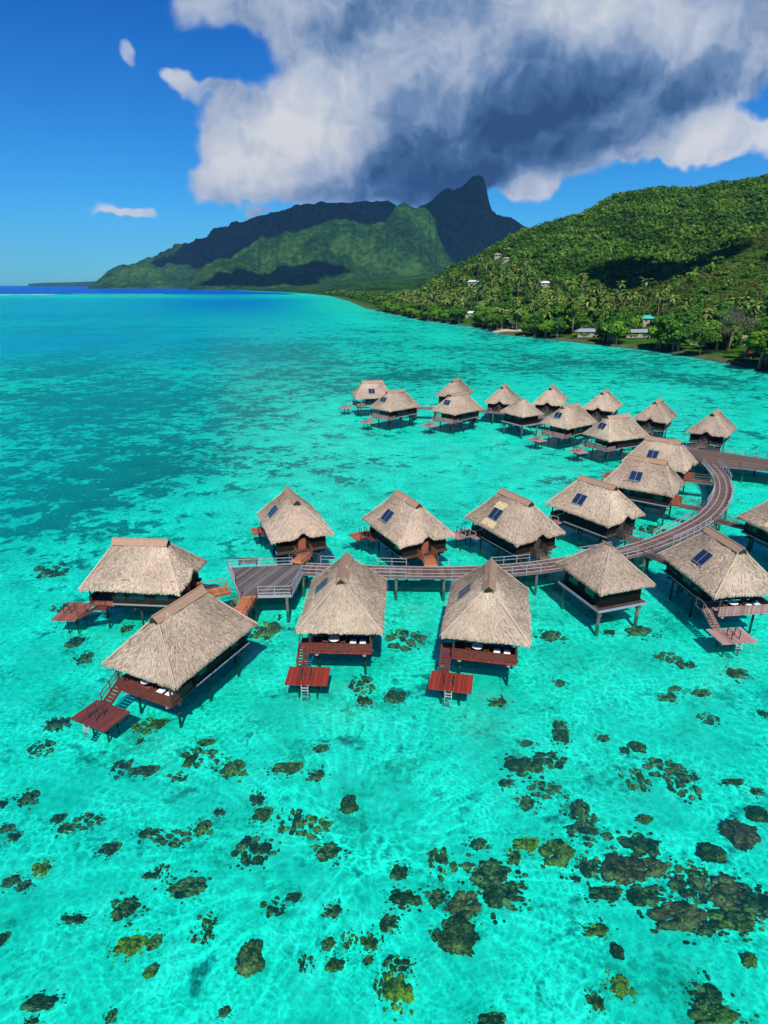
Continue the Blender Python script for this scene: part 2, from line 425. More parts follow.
# positions found by fitting a roof of this size to the survey points: x, y, heading of the deck end
B = [
 # name, x, y, rot, side, panel, variant, wood, straw, label
 ('B1', -26.9, 62.3, 175.5, 1, None, 0, 'rust', False, 'thatched bungalow at the far left seen side on, rust coloured platform at its left end'),
 ('B2', -18.3, 48.3, -114.6, -1, None, 1, 'darkred', False, 'thatched bungalow nearest the bottom left, set at an angle, brown bark ridge cap'),
 ('B3', -4.0, 55.6, -92.2, -1, 'L', 2, 'redwood', False, 'thatched overwater bungalow just right of the grey terrace, bright red platform in front'),
 ('B4', 10.4, 54.1, -101.4, -1, 'L', 0, 'redwood', False, 'thatched bungalow in the front middle, second one right of the grey terrace'),
 ('B5', -12.4, 78.1, 110.2, 1, 'R', 1, 'orange', False, 'thatched overwater bungalow directly behind the grey terrace, blue solar panel, orange footbridge'),
 ('B6', 3.1, 76.8, 116.9, 1, 'R', 2, 'orange', False, 'thatched overwater bungalow behind the boardwalk with an orange bathing platform on its left'),
 ('B7', 17.6, 77.5, 118.7, 1, 'R', 0, 'oldwood', True, 'thatched overwater bungalow with fresh yellow straw around the solar panel, behind the boardwalk'),
 ('B8', 30.6, 83.8, 124.2, 1, 'R', 1, 'oldwood', False, 'thatched overwater bungalow inside the curve of the boardwalk, behind the small platformless hut'),
 ('B9', 42.6, 95.9, 143.7, 1, 'R', 2, 'orange', False, 'front one of the two overlapping thatched bungalows inside the boardwalk bend'),
 ('B10', 50.9, 109.1, 140.0, 1, 'R', 0, 'orange', False, 'rear one of the two overlapping thatched bungalows inside the boardwalk bend'),
 ('B12', 38.0, 62.9, -83.5, -1, 'L', 1, 'oldwood', False, 'big thatched overwater bungalow at the right with a pinkish weathered platform below it'),
 ('B13', 0, 0, -76.0, -1, 'L', 2, 'oldwood', True, 'thatched overwater bungalow cut by the right edge, fresh yellow straw under its panel'),
 ('F1', -3.4, 180.0, 192.0, -1, 'R', 1, 'oldwood', False, 'farthest left thatched bungalow of the distant row, ridge side on'),
 ('F2', 3.0, 163.2, 222.0, -1, 'H', 2, 'oldwood', False, 'distant thatched bungalow in front of the leftmost one of the far row'),
 ('F4', 19.2, 159.2, 223.0, -1, 'H', 0, 'oldwood', False, 'distant thatched bungalow with grey platform, third from the left in the far front row'),
 ('F8', 43.6, 142.8, 217.3, -1, 'H', 1, 'oldwood', False, 'distant thatched bungalow with pale grey platform, middle of the far row front'),
 ('F10', 50.4, 130.5, 204.0, -1, 'H', 2, 'oldwood', False, 'distant thatched bungalow just behind the overlapping pair, reddish deck on its left'),
 ('F3', 21.2, 183.7, 63.7, 1, None, 2, 'oldwood', False, 'thatched bungalow half hidden behind another, leftmost at the back of the far row'),
 ('F5', 33.4, 172.8, 71, 1, None, 1, 'oldwood', False, 'thatched bungalow at the back of the far row standing beside the small open hut'),
 ('F7', 46.5, 170.9, 66, 1, None, 0, 'oldwood', False, 'thatched bungalow at the back of the far row, fourth from the right edge'),
 ('F9', 58.4, 163.1, 58.8, 1, None, 1, 'oldwood', False, 'thatched bungalow at the back of the far row, third from the right edge'),
 ('F11', 66.7, 149.3, 55.6, 1, None, 2, 'oldwood', False, 'thatched bungalow of the back row left of the last one by the pier junction'),
 ('F12', 73.6, 135.2, 51.6, 1, None, 0, 'oldwood', False, 'last thatched bungalow on the right of the far row, beside the pier junction'),
]
cx_, cy_ = at(737, 516, ZE)
def rot2(x, y, r): c, s = math.cos(r), math.sin(r); return c*x-s*y, s*x+c*y
POS = {}; protos = {}
for (nm, x, y, rz, side, panel, var, wd, straw, label) in B:
    if nm == 'B13':
        dx, dy = rot2(-LX, -WY, R(rz)); x, y = cx_-dx, cy_-dy
    key = (side, panel, var, wd, straw)
    if key not in protos: root = protos[key] = make_bungalow(side, panel, var, wd, straw)
    else: root = copy_tree(protos[key])
    root.location = (x, y, 0); root.rotation_euler = (0, 0, R(rz)); POS[nm] = (x, y, R(rz))
    tag(root, label, 'bungalow', 'thatched bungalows standing over the lagoon')
def lw(nm, a, b):
    x, y, r = POS[nm]; dx, dy = rot2(a, b, r); return x+dx, y+dy

# the two small huts without a deck
def make_hut():
    L, W, Rr, ze, zr = 4.15, 3.53, .45, 4.4, 7.9
    root = empty('overwater_hut')
    rf = roof_meshes(L, W, Rr, ze, zr, True, 9, 4200).build('roof', M['thatch'], root)
    c = MB(); c.tube([(-Rr-.25,0,zr-.02),(Rr+.25,0,zr-.02)], .16, 8); c.build('ridge_cap', M['thatch'], rf)
    w = MB(); w.box(-3.2, 3.2, -2.7, 2.7, 2.02, 4.9); wo = w.build('wall', M['wall'], root)
    for sg in (-1, 1):
        for x0 in (-2.4, .6):
            g = MB(); g.box(x0, x0+1.6, *sorted((sg*2.7, sg*2.75)), 2.7, 4.0); g.build('window', M['glass'], wo)
    fl = MB(); fl.box(-3.7, 3.7, -3.1, 3.1, 1.72, 2.02); fo = fl.build('floor', M['darkpile'], root)
    fa = MB()
    for sg in (-1, 1):
        fa.box(-3.75, 3.75, *sorted((sg*3.12, sg*3.20)), 1.72, 2.0); fa.box(*sorted((sg*3.72, sg*3.80)), -3.21, 3.21, 1.722, 1.998)
    fa.build('fascia', M['fascia'], fo)
    for xx in (-3.2, 3.2):
        for yy in (-2.6, 2.6):
            q = MB(); q.tube([(xx, yy, -1.6), (xx, yy, 1.0)], .20, 10); q.tube([(xx, yy, 1.0), (xx, yy, 1.72)], .3, 10); q.build('pile', M['pile'], root)
    return root
hut = make_hut()
for i, (nm, x, y, rz, label) in enumerate([('B11', 24.9, 62.6, -71.2, 'small thatched hut with pale floor frame and no platform, in front of the boardwalk'),
                               ('F6', 35.0, 154.9, -57.5, 'small distant thatched hut without a platform in the far row')]):
    r_ = hut if i == 0 else copy_tree(hut)
    r_.location = (x, y, 0); r_.rotation_euler = (0, 0, R(rz)); POS[nm] = (x, y, R(rz))
    tag(r_, label, 'hut', 'small thatched huts over the lagoon')

# ------------------------------------------------------------------ deck furniture
def make_lounger():
    root = empty('sun_lounger'); f = MB()
    f.box(-.95, .95, -.32, .32, .28, .34)
    for x in (-.85, .85):
        for y in (-.26, .26): f.box(x-.04, x+.04, y-.04, y+.04, 0, .28)
    f.build('frame', M['brownframe'], root)
    c = MB(); c.box(-.30, .95, -.30, .30, .345, .45); c.build('mattress', M['cushion'], root)
    b = MB(); b.hexa([(-.95,-.30,.75),(-.32,-.30,.345),(-.32,.30,.345),(-.95,.30,.75),(-.88,-.30,.84),(-.29,-.30,.45),(-.29,.30,.45),(-.88,.30,.84)])
    b.build('backrest', M['navy'], root)
    return root
def make_table():
    root = empty('round_table'); t = MB(); t.tube([(0,0,.70),(0,0,.74)], .55, 20); t.build('table_top', M['cushion'], root)
    l = MB(); l.tube([(0,0,0),(0,0,.7)], .05, 8); l.tube([(0,0,0),(0,0,.04)], .28, 12); l.build('leg', M['brownframe'], root)
    return root
def make_chair():
    root = empty('deck_chair'); s_ = MB(); s_.box(-.24,.24,-.24,.24,.42,.48); s_.build('seat', M['brownframe'], root)
    b = MB(); b.hexa([(-.26,-.24,.46),(-.21,-.24,.46),(-.21,.24,.46),(-.26,.24,.46),(-.36,-.24,.95),(-.32,-.24,.95),(-.32,.24,.95),(-.36,.24,.95)]); b.build('backrest', M['brownframe'], root)
    for x in (-.2,.2):
        for y in (-.2,.2):
            q = MB(); q.box(x-.025,x+.025,y-.025,y+.025,0,.42); q.build('leg', M['brownframe'], root)
    return root
lg = tb = ch = None
who = {'B2': 'bungalow nearest the bottom left', 'B3': 'bungalow just right of the grey terrace', 'B4': 'front middle bungalow', 'B12': 'big bungalow at the right'}
for nm, w_ in who.items():
    r0 = POS[nm][2]
    for k, yy in enumerate((1.15, 2.1)):
        o = lg = make_lounger() if lg is None else copy_tree(lg)
        x, y = lw(nm, 4.05, yy); o.location = (x, y, 1.94); o.rotation_euler = (0, 0, r0)
        tag(o, '%s white sun lounger on the deck of the %s' % (('inner', 'outer')[k], w_), 'sun lounger', 'white sun loungers on the decks')
    o = tb = make_table() if tb is None else copy_tree(tb)
    x, y = lw(nm, 4.1, -.7); o.location = (x, y, 1.94); tag(o, 'round white table on the deck of the ' + w_, 'table', 'round white deck tables')
    for k, (dx, dy, a) in enumerate(((-.1, -.85, 90), (-.1, .85, -90))):
        o = ch = make_chair() if ch is None else copy_tree(ch)
        x, y = lw(nm, 4.1+dx, -.7+dy); o.location = (x, y, 1.94); o.rotation_euler = (0, 0, r0+R(a))
        tag(o, 'dark chair on the %s side of the table, %s' % (('stair', 'lounger')[k], w_), 'chair', 'dark chairs at the deck tables')

# ------------------------------------------------------------------ boardwalks
def smooth_path(pts, step=1.0):
    P = [Vector((*p, 0)) for p in pts]; out = []
    for i in range(len(P)-1):
        a = P[max(i-1, 0)]; b = P[i]; c = P[i+1]; d = P[min(i+2, len(P)-1)]
        n = max(2, int((c-b).length/step))
        for k in range(n):
            t = k/n
            out.append(.5*((2*b)+(c-a)*t+(2*a-5*b+4*c-d)*t*t+(3*b-a-3*c+d)*t**3))
    out.append(P[-1]); return out
def frames(path):
    F = []
    for i, p in enumerate(path):
        d = (path[min(i+1, len(path)-1)]-path[max(i-1, 0)]).normalized(); F.append((p, d, Vector((d.y, -d.x, 0))))
    return F
def resample(path, step):
    L = [0]
    for a, b in zip(path, path[1:]): L.append(L[-1]+(b-a).length)
    n = max(1, int(L[-1]/step)); out = []; j = 0
    for k in range(n+1):
        s = L[-1]*k/n
        while j < len(L)-2 and L[j+1] < s: j += 1
        t = (s-L[j])/max(1e-6, L[j+1]-L[j]); out.append(path[j].lerp(path[j+1], min(1, t)))
    return out
def walkway(name, label, cat, pts, width, z=1.93, mat='plank', rail='grey', railL=None, railR=None, stripes=True, group=None, pile_step=5.5, beam='greywood', skip=(), railw=.065):
    base = Vector((*pts[0], 0)); path = [p-base for p in smooth_path(pts)]
    root = empty(name, (base.x, base.y, 0)); tag(root, label, cat, group)
    d = MB(); fr = frames(resample(path, .30)); rr = random.Random(len(pts)*7+int(width*10))
    for (p, t, r) in fr[:-1]:
        a = p+t*.145; z1 = z+rr.random()*.012
        d.hexa([p-r*width/2+Vector((0,0,z-.07)), p+r*width/2+Vector((0,0,z-.07)), a+r*width/2+Vector((0,0,z-.07))+t*.14, a-r*width/2+Vector((0,0,z-.07))+t*.14,
                p-r*width/2+Vector((0,0,z1)), p+r*width/2+Vector((0,0,z1)), a+r*width/2+Vector((0,0,z1))+t*.14, a-r*width/2+Vector((0,0,z1))+t*.14], rr.random())
    d.build('planking', M[mat], root)
    if stripes:
        s_ = MB(); f2 = frames(resample(path, 1.0))
        for off, ww in ((-.52, .16), (.52, .16), (-width/2+.12, .2), (width/2-.12, .2)):
            for (p, t, r), (p2, t2, r2) in zip(f2, f2[1:]):
                zz = Vector((0, 0, z+.035))
                s_.hexa([p+r*(off-ww/2)+zz*.0+Vector((0,0,z+.005)), p+r*(off+ww/2)+Vector((0,0,z+.005)), p2+r2*(off+ww/2)+Vector((0,0,z+.005)), p2+r2*(off-ww/2)+Vector((0,0,z+.005)),
                         p+r*(off-ww/2)+zz, p+r*(off+ww/2)+zz, p2+r2*(off+ww/2)+zz, p2+r2*(off-ww/2)+zz])
        s_.build('pale_edging', M['stripe'], root)
    b = MB(); f2 = frames(resample(path, 1.0))
    for off in (-width/2+.1, 0, width/2-.1):
        for (p, t, r), (p2, t2, r2) in zip(f2, f2[1:]):
            b.bar(p+r*off+Vector((0,0,z-.22)), p2+r2*off+Vector((0,0,z-.22)), .14, .28)
    b.build('beam', M[beam], root)
    for sg, on in ((-1, railL), (1, railR)):
        if on is False: continue
        f3 = frames(resample(path, 1.8)); off = sg*(width/2+.02); ra = MB(); runs = [ra]
        def ok(p): return all(((p+base).x-s0)**2+((p+base).y-s1)**2 > s2*s2 for s0, s1, s2 in skip)
        for q, (p, t, r) in enumerate(f3):
            if not ok(p+r*off):
                if runs[-1].v: runs.append(MB())
                continue
            ra = runs[-1]; ra.bar(p+r*off+Vector((0,0,z-.35)), p+r*off+Vector((0,0,z+1.02)), railw, railw)
            if q+1 < len(f3) and ok(f3[q+1][0]+f3[q+1][2]*off):
                p2, t2, r2 = f3[q+1]
                for zz, hh in ((1.02, .06), (.58, .045)): ra.bar(p+r*off+Vector((0,0,z+zz)), p2+r2*off+Vector((0,0,z+zz)), railw*.9, hh)
        for ra in runs:
            if ra.v: ra.build('railing', M[rail], root)
    if pile_step:
        f4 = frames(resample(path, pile_step))
        for (p, t, r) in f4:
            for sg in (-1, 1):
                q = MB(); a = p+r*sg*(width/2-.35); q.tube([a+Vector((0,0,-1.6)), a+Vector((0,0,z-.3))], .17, 8); q.build('pile', M['pile'], root)
            q = MB(); q.bar(p-r*width/2*.95+Vector((0,0,z-.42)), p+r*width/2*.95+Vector((0,0,z-.42)), .18, .2); q.build('crossbeam', M[beam], root)
    return root
NEAR = [(-9.9,68.9),(-4,68.4),(1.5,68.0),(7,67.8),(13,68.2),(18.5,69.2),(24,70.9),(29,72.6),(34,75.0),(39,78.3),(44.5,82.6),(49.5,87.4),(54,93.0),(57.8,99.0),(60.8,105.2),(62.8,111.0),(64.0,116.0)]
FARP = [(65.3,126.5),(63.5,132.5),(60.8,138.6),(57,144.8),(52,151.3),(46,157.5),(39.5,163.3),(32,168),(24,171.3),(15.5,173.3),(9,174.8)]
# ends where footbridges meet the walk (openings in the railings)
def near_pt(path, p):
    best = min(smooth_path(path, .5), key=lambda q: (q.x-p[0])**2+(q.y-p[1])**2); return best.x, best.y
bridges = []
terrace_pts = {'B1': (-18.0, 63.4), 'B2': (-15.2, 61.6), 'B5': (-11.2, 70.4)}
for nm in [b[0] for b in B]+['B11', 'F6']:
    e = lw(nm, -6.0 if nm not in ('B11', 'F6') else -3.6, 0)
    if nm in terrace_pts: t = terrace_pts[nm]
    elif nm[0] == 'B': t = near_pt(NEAR, e)
    else: t = near_pt(FARP, e)
    if nm == 'B8': t = near_pt(NEAR, (e[0]+5, e[1]-6))
    if nm == 'F12': t = near_pt([(65.3,124),(65.3,126.5),(64.5,130)], e)
    bridges.append((nm, e, t))
skips = [(t[0], t[1], 2.3) for _, _, t in bridges]
walkway('boardwalk', 'long curved brown boardwalk with pale railings sweeping from the grey terrace to the junction', 'boardwalk', NEAR, 2.9, skip=skips)
walkway('boardwalk', 'distant boardwalk running between the two lines of the far bungalows', 'boardwalk', FARP, 2.9, skip=skips)
names = {'B1': ('far left bungalow', 'orange'), 'B2': ('bungalow nearest the bottom left', 'orange'), 'B3': ('bungalow just right of the grey terrace', 'plank'), 'B4': ('front middle bungalow', 'plank'),
 'B5': ('bungalow directly behind the grey terrace', 'orange'), 'B6': ('bungalow with the orange bathing platform', 'orange'), 'B7': ('bungalow with yellow straw round its panel', 'plank'), 'B8': ('bungalow inside the curve', 'plank'),
 'B9': ('front one of the two overlapping bungalows', 'plank'), 'B10': ('rear one of the two overlapping bungalows', 'plank'), 'B12': ('big bungalow at the right', 'plank'), 'B13': ('bungalow cut by the right edge', 'plank'),
 'B11': ('small hut in front of the boardwalk', 'plank'), 'F6': ('small distant hut', 'plank'), 'F1': ('farthest left distant bungalow', 'plank'), 'F2': ('distant bungalow second from the left', 'plank'),
 'F4': ('third distant front bungalow', 'plank'), 'F8': ('middle distant front bungalow', 'plank'), 'F10': ('distant bungalow nearest the bend', 'plank'), 'F3': ('half hidden back row bungalow', 'plank'),
 'F5': ('back row bungalow beside the small hut', 'plank'), 'F7': ('fourth back row bungalow from the right', 'plank'), 'F9': ('third back row bungalow from the right', 'plank'), 'F11': ('second back row bungalow from the right', 'plank'), 'F12': ('last bungalow by the junction', 'plank')}
M['orangeplank'] = tinted('orange_planks', [(0, (.26, .085, .04)), (.5, (.38, .14, .065)), (1, (.52, .22, .11))], .7, .2, 1.5)
for nm, e, t in bridges:
    d = Vector((t[0]-e[0], t[1]-e[1])); L = d.length; hw = {'B1': 0, 'B2': 0, 'B5': 0}.get(nm, 1.5)
    if L-hw < .5: continue
    d.normalize(); t2 = (t[0]-d.x*hw, t[1]-d.y*hw)
    o_ = names[nm][1] == 'orange'
    walkway('footbridge', '%s footbridge leading to the %s' % ('orange wooden' if o_ else 'narrow grey', names[nm][0]), 'footbridge', [e, ((e[0]+t2[0])/2, (e[1]+t2[1])/2), t2],
            1.7 if o_ else 1.4, 1.925, 'orangeplank' if o_ else 'plank', 'orangerail' if o_ and nm in ('B1', 'B2') else 'greywood', None, None, False,
            'footbridges joining the bungalows to the boardwalks', 4.0 if L > 6 and nm != 'B11' else None, 'orangerail' if o_ else 'greywood', railw=.07)

def platform(name, label, cat, poly, z, mat, rails, plank_dir, rail='grey', piles=()):
    """boards clipped to a convex polygon"""
    cx = sum(p[0] for p in poly)/len(poly); cy = sum(p[1] for p in poly)/len(poly)
    root = empty(name, (cx, cy, 0)); tag(root, label, cat); P = [Vector((p[0]-cx, p[1]-cy)) for p in poly]
    dv = Vector(plank_dir).normalized(); nv = Vector((-dv.y, dv.x)); lo = min(p.dot(nv) for p in P); hi = max(p.dot(nv) for p in P)
    mb = MB(); s_ = lo; rr = random.Random(3)
    def clip(v):
        hits = []
        for a, b in zip(P, P[1:]+P[:1]):
            da, db = a.dot(nv)-v, b.dot(nv)-v
            if (da < 0) != (db < 0): q = a.lerp(b, da/(da-db)); hits.append(q.dot(dv))
        return (min(hits), max(hits)) if len(hits) > 1 else None
    while s_ < hi-.05:
        a = clip(s_+.02); b = clip(min(s_+.19, hi-.01))
        if a and b:
            z1 = z+rr.random()*.012; q = [dv*a[0]+nv*(s_+.02), dv*a[1]+nv*(s_+.02), dv*b[1]+nv*(s_+.19), dv*b[0]+nv*(s_+.19)]
            mb.hexa([(*v, z-.08) for v in q]+[(*v, z1) for v in q], rr.random())
        s_ += .2
    mb.build('planking', M[mat], root)
    e = MB(); ra = MB()
    for i, (a, b) in enumerate(zip(P, P[1:]+P[:1])):
        e.bar((*a, z-.2), (*b, z-.2), .18, .32)
        for (t0, t1) in rails.get(i, ()):
            s0 = a.lerp(b, t0); s1 = a.lerp(b, t1); n = max(1, int((s1-s0).length/1.7))
            for k in range(n+1):
                q = s0.lerp(s1, k/n); ra.bar((*q, z-.4), (*q, z+1.05), .075, .075)
            for zz in (1.05, .62): ra.bar((*s0, z+zz), (*s1, z+zz), .065, .055)
            ra.bar((*s0, z+.2), (*s1, z+.2), .06, .12)
    e.build('edge_beam', M['grey' if mat == 'terrace' else 'greywood'], root); ra.build('railing', M[rail], root)
    for q in piles:
        p = MB(); p.tube([(q[0]-cx, q[1]-cy, -1.6), (q[0]-cx, q[1]-cy, z-.3)], .18, 8); p.build('pile', M['pile'], root)
    return root
TP = [at(228.3,568,1.93), at(304.5,566,1.93), at(291.5,594.5,1.93), at(258.4,595.2,1.93), at(241,597,1.93)]
TP[1] = (-9.75, TP[1][1]+.3)
platform('terrace', 'grey wooden terrace with pale railings where the boardwalk ends', 'terrace', TP, 1.97, 'terrace', {0: ((0, .82),), 1: ((.35, 1),), 2: ((0, 1),), 4: ((.45, 1),)}, (.42, 1),
         piles=[(-18.6,69.3),(-14,69.3),(-10.6,69.3),(-16.6,65),(-11,65),(-15,62),(-11,61.6)])
JP = [(65.2,129.5), (77.1,119.3), (90,109.2), (86.5,103.8), (74,111.2), (68.5,113.6), (65.6,114.4), (62.5,116.3), (64.0,124.5)]
platform('junction_deck', 'wide brown plank deck where the boardwalks meet and lead off to the right', 'deck', JP, 1.935, 'plank', {0: ((.25, 1),), 1: ((0, 1),), 3: ((0, 1),), 4: ((0, 1),), 5: ((0,1),), 7: ((0, 1),)}, (1, -.75), 'greywood',
         piles=[(66,127),(70,123),(75,119),(81,114.5),(70,114.5),(74,112.5),(80,109),(85,106),(67,120),(87,110)])
# small bench at the terrace corner
bx, by = at(248, 566, 1.97)
bn = empty('bench', (bx, by+.1, 1.98), 0); tag(bn, 'low brown wooden bench at the back left corner of the grey terrace', 'bench')
b_ = MB(); b_.box(-1.2, 1.2, -.25, .25, .42, .5); b_.build('seat', M['redrail'], bn)
b_ = MB(); 
for k in range(3): b_.box(-1.2, 1.2, .24, .28, .55+.14*k, .65+.14*k)
b_.build('backrest', M['redrail'], bn)
for x in (-1.05, 1.05):
    b_ = MB(); b_.box(x-.05, x+.05, -.22, .28, 0, .42); b_.box(x-.05, x+.05, .28, .34, 0, .98); b_.build('leg', M['redrail'], bn)

# ------------------------------------------------------------------ sea floor and water
GZ = -1.5
rr_ = np.concatenate([[0.0], np.geomspace(3, 20000, 300)]); aa = np.linspace(0, 2*np.pi, 721)[:-1]
RR, AA = np.meshgrid(rr_, aa, indexing='ij'); X = RR*np.sin(AA); Y = RR*np.cos(AA)
def gauss(px, py, rx, ry, rot=0):
    """a patch of sea floor: centre and extents given by sighting from the survey height"""
    cx, cy = at(px, py, GZ); x1, y1 = at(px+rx, py, GZ); x2, y2 = at(px, py-ry, GZ); x3, y3 = at(px, py+ry, GZ)
    sx = abs(x1-cx); sy = abs(y2-y3)/2; 
    c, s = math.cos(rot), math.sin(rot); dx = X-cx; dy = Y-cy
    a = c*dx+s*dy; b = -s*dx+c*dy
    return np.exp(-((a/sx)**2+(b/sy)**2))
reef = np.zeros_like(X)+.16
for g in [(80,435,130,34,0,.40),(40,490,90,34,0,.40),(150,450,90,28,0,.32),(215,408,70,16,0,.28),(20,525,50,16,0,.25),
          (120,365,190,20,0,.40),(330,365,110,16,0,.33),(60,400,80,12,0,.25),(470,372,110,14,0,.30),(560,352,120,12,0,.34),(660,365,90,12,0,.40),(740,385,60,16,0,.42),(720,410,60,10,0,.22),
          (250,345,190,9,0,.34),(380,330,60,6,0,.25),(700,430,60,25,0,.15),(300,470,100,30,0,.10),(90,330,160,8,0,.34),(80,316,120,5,0,.28),(560,475,100,20,0,.12),(170,400,220,60,0,.10)]:
    reef += (g[5]*1.25 if g[0] < 260 else g[5]*1.1)*gauss(*g[:5])
reef -= .10*sstep(30, 10, Y)
DIST = np.hypot(X, Y); U = X/np.maximum(Y, 1)
XS_Y = [-20000, 0, 264, 285, 317, 357, 387, 423, 475, 568, 665, 1004, 1400, 2020, 2800, 3850, 3900, 20000]
XS_X = [2500, 250, 163, 162, 159, 151, 132, 117, 87, 76, 37, -30, -75, -168, -370, -860, 500, 500]
def shore_x(y): return np.interp(y, XS_Y, XS_X)
sd = shore_x(Y)-X                                  # distance off the beach
reef += .22*sstep(60, 18, sd)*(sd > 0)*(Y > 200)*(Y < 900)
deep = .0*X
front = Y > 50
deep += 1.0*sstep(2330, 2480, Y)*sstep(10, 90, sd)
deep -= .50*sstep(8000, 14000, Y)
deep += .55*sstep(1700, 2150, Y)*sstep(-.36, -.22, U)*sstep(60, 400, sd)*sstep(2800, 2300, Y)
deep += .20*sstep(140, 330, Y)*sstep(.06, -.25, U)*sstep(2400, 1200, Y)+.07*sstep(250, 500, Y)*sstep(40, 120, sd)
deep += .24*sstep(650, 1200, Y)*sstep(-.44, -.24, U)*sstep(40, 220, sd)*sstep(1950, 1500, Y)
deep += .30*sstep(450, 900, Y)*sstep(.0, -.2, U)*sstep(2400, 1500, Y)
deep += .16*sstep(230, 380, Y)*sstep(900, 500, Y)*sstep(.02, -.40, U)
deep += .16*gauss(60, 425, 150, 50)+.10*gauss(0, 520, 90, 60)+.20*gauss(30,345,150,14)
deep = np.clip(deep, 0, 1)*np.where(Y > 0, 1, .3)
shal = np.clip(sstep(26, 3, sd)+.75*gauss(350, 306, 60, 5)+.35*gauss(370,300,60,4), 0, 1)
foam = sstep(80, 0, np.abs(Y-2290-60*np.sin(X/210)))*(X < -1180)*(X > -3200)+sstep(50, 0, np.abs(Y-2430-30*np.sin(X/100)))*(X > -1180)*(X < -820)*.5
V = np.stack([X, Y, np.full_like(X, GZ)], -1)
nA = len(aa); nR = len(rr_)
I = np.arange(nR*nA).reshape(nR, nA)
F = np.stack([I[:-1], np.roll(I[:-1], -1, 1), np.roll(I[1:], -1, 1), I[1:]], -1).reshape(-1, 4)[:, ::-1]
Vs = V.copy(); Vs[..., 2] = GZ + 1.25*sstep(22, 0, sd) - .0*deep
def seabed_mat():
    m, n, b = material('sea_floor'); p = geo(n); rf = n.attr('reef')
    p2 = n.vmath('MULTIPLY', p, (1, 1, 0))
    warp = n.noise(p2, .25, 2, .5).outputs[1]
    pw = n.vmath('ADD', p2, n.vmath('SCALE', n.vmath('SUBTRACT', warp, (.5, .5, .5)), scale=3.0))
    n1 = n.noise(pw, .16, 5, .62).outputs[0]; n2 = n.noise(pw, .62, 4, .6).outputs[0]; n3 = n.noise(p2, .030, 3, .5).outputs[0]
    v = n.math('ADD', n.math('ADD', n.math('MULTIPLY', n1, .95), n.math('MULTIPLY', n2, .65)), n.math('MULTIPLY', n.math('SUBTRACT', n3, .5), .5)); v = n.math('SUBTRACT', v, .30)
    th = n.math('SUBTRACT', .705, n.math('MULTIPLY', rf, .46))
    mask = n.maprange(n.math('SUBTRACT', v, th), -.03, .09, 0, 1, True)
    sandn = n.noise(p2, .35, 5, .6).outputs[0]; fine = n.noise(p2, 5, 4, .65).outputs[0]
    sand = n.ramp(n.math('ADD', n.math('MULTIPLY', sandn, .7), n.math('MULTIPLY', fine, .3)), [(.25, (.02, .64, .49)), (.5, (.05, .82, .67)), (.75, (.18, .93, .82))])
    weed = n.ramp(n.noise(p2, 2.2, 4, .7).outputs[0], [(.3, (.004, .035, .05)), (.55, (.010, .08, .105)), (.8, (.03, .22, .22))])
    reef_w = n.maprange(rf, .25, .75, 0, .36)
    sand = n.mix(reef_w, sand, (.03, .27, .28))  # sand turns darker teal where the reef is denser
    nf = n.noise(p2, 1.7, 5, .7).outputs[0]; nm = n.noise(p2, .20, 3, .5).outputs[0]
    fine_m = n.maprange(n.math('ADD', nf, n.math('MULTIPLY', n.math('SUBTRACT', nm, .5), 1.0)), .54, .72, 0, .68, True)
    c = n.mix(fine_m, sand, (.02, .30, .23))
    c = n.mix(n.math('MULTIPLY', mask, n.maprange(fine, .35, .65, .62, .95)), c, weed)
    n.set(b.inputs['Base Color'], c); b.inputs['Roughness'].default_value = 1; b.inputs['Specular IOR Level'].default_value = 0
    n.set(b.inputs['Normal'], n.bump(n2, .5, .15)); return m
o = np_mesh('sea_floor', Vs.reshape(-1, 3), F, seabed_mat(), {'reef': ('POINT', np.clip(reef, 0, .50+.10*sstep(.0, -.3, U)*sstep(70, 120, Y)+.08*np.sin(X*.05+Y*.031)+.06*np.sin(X*.021-Y*.043)))}, True); tag(o, kind='structure')
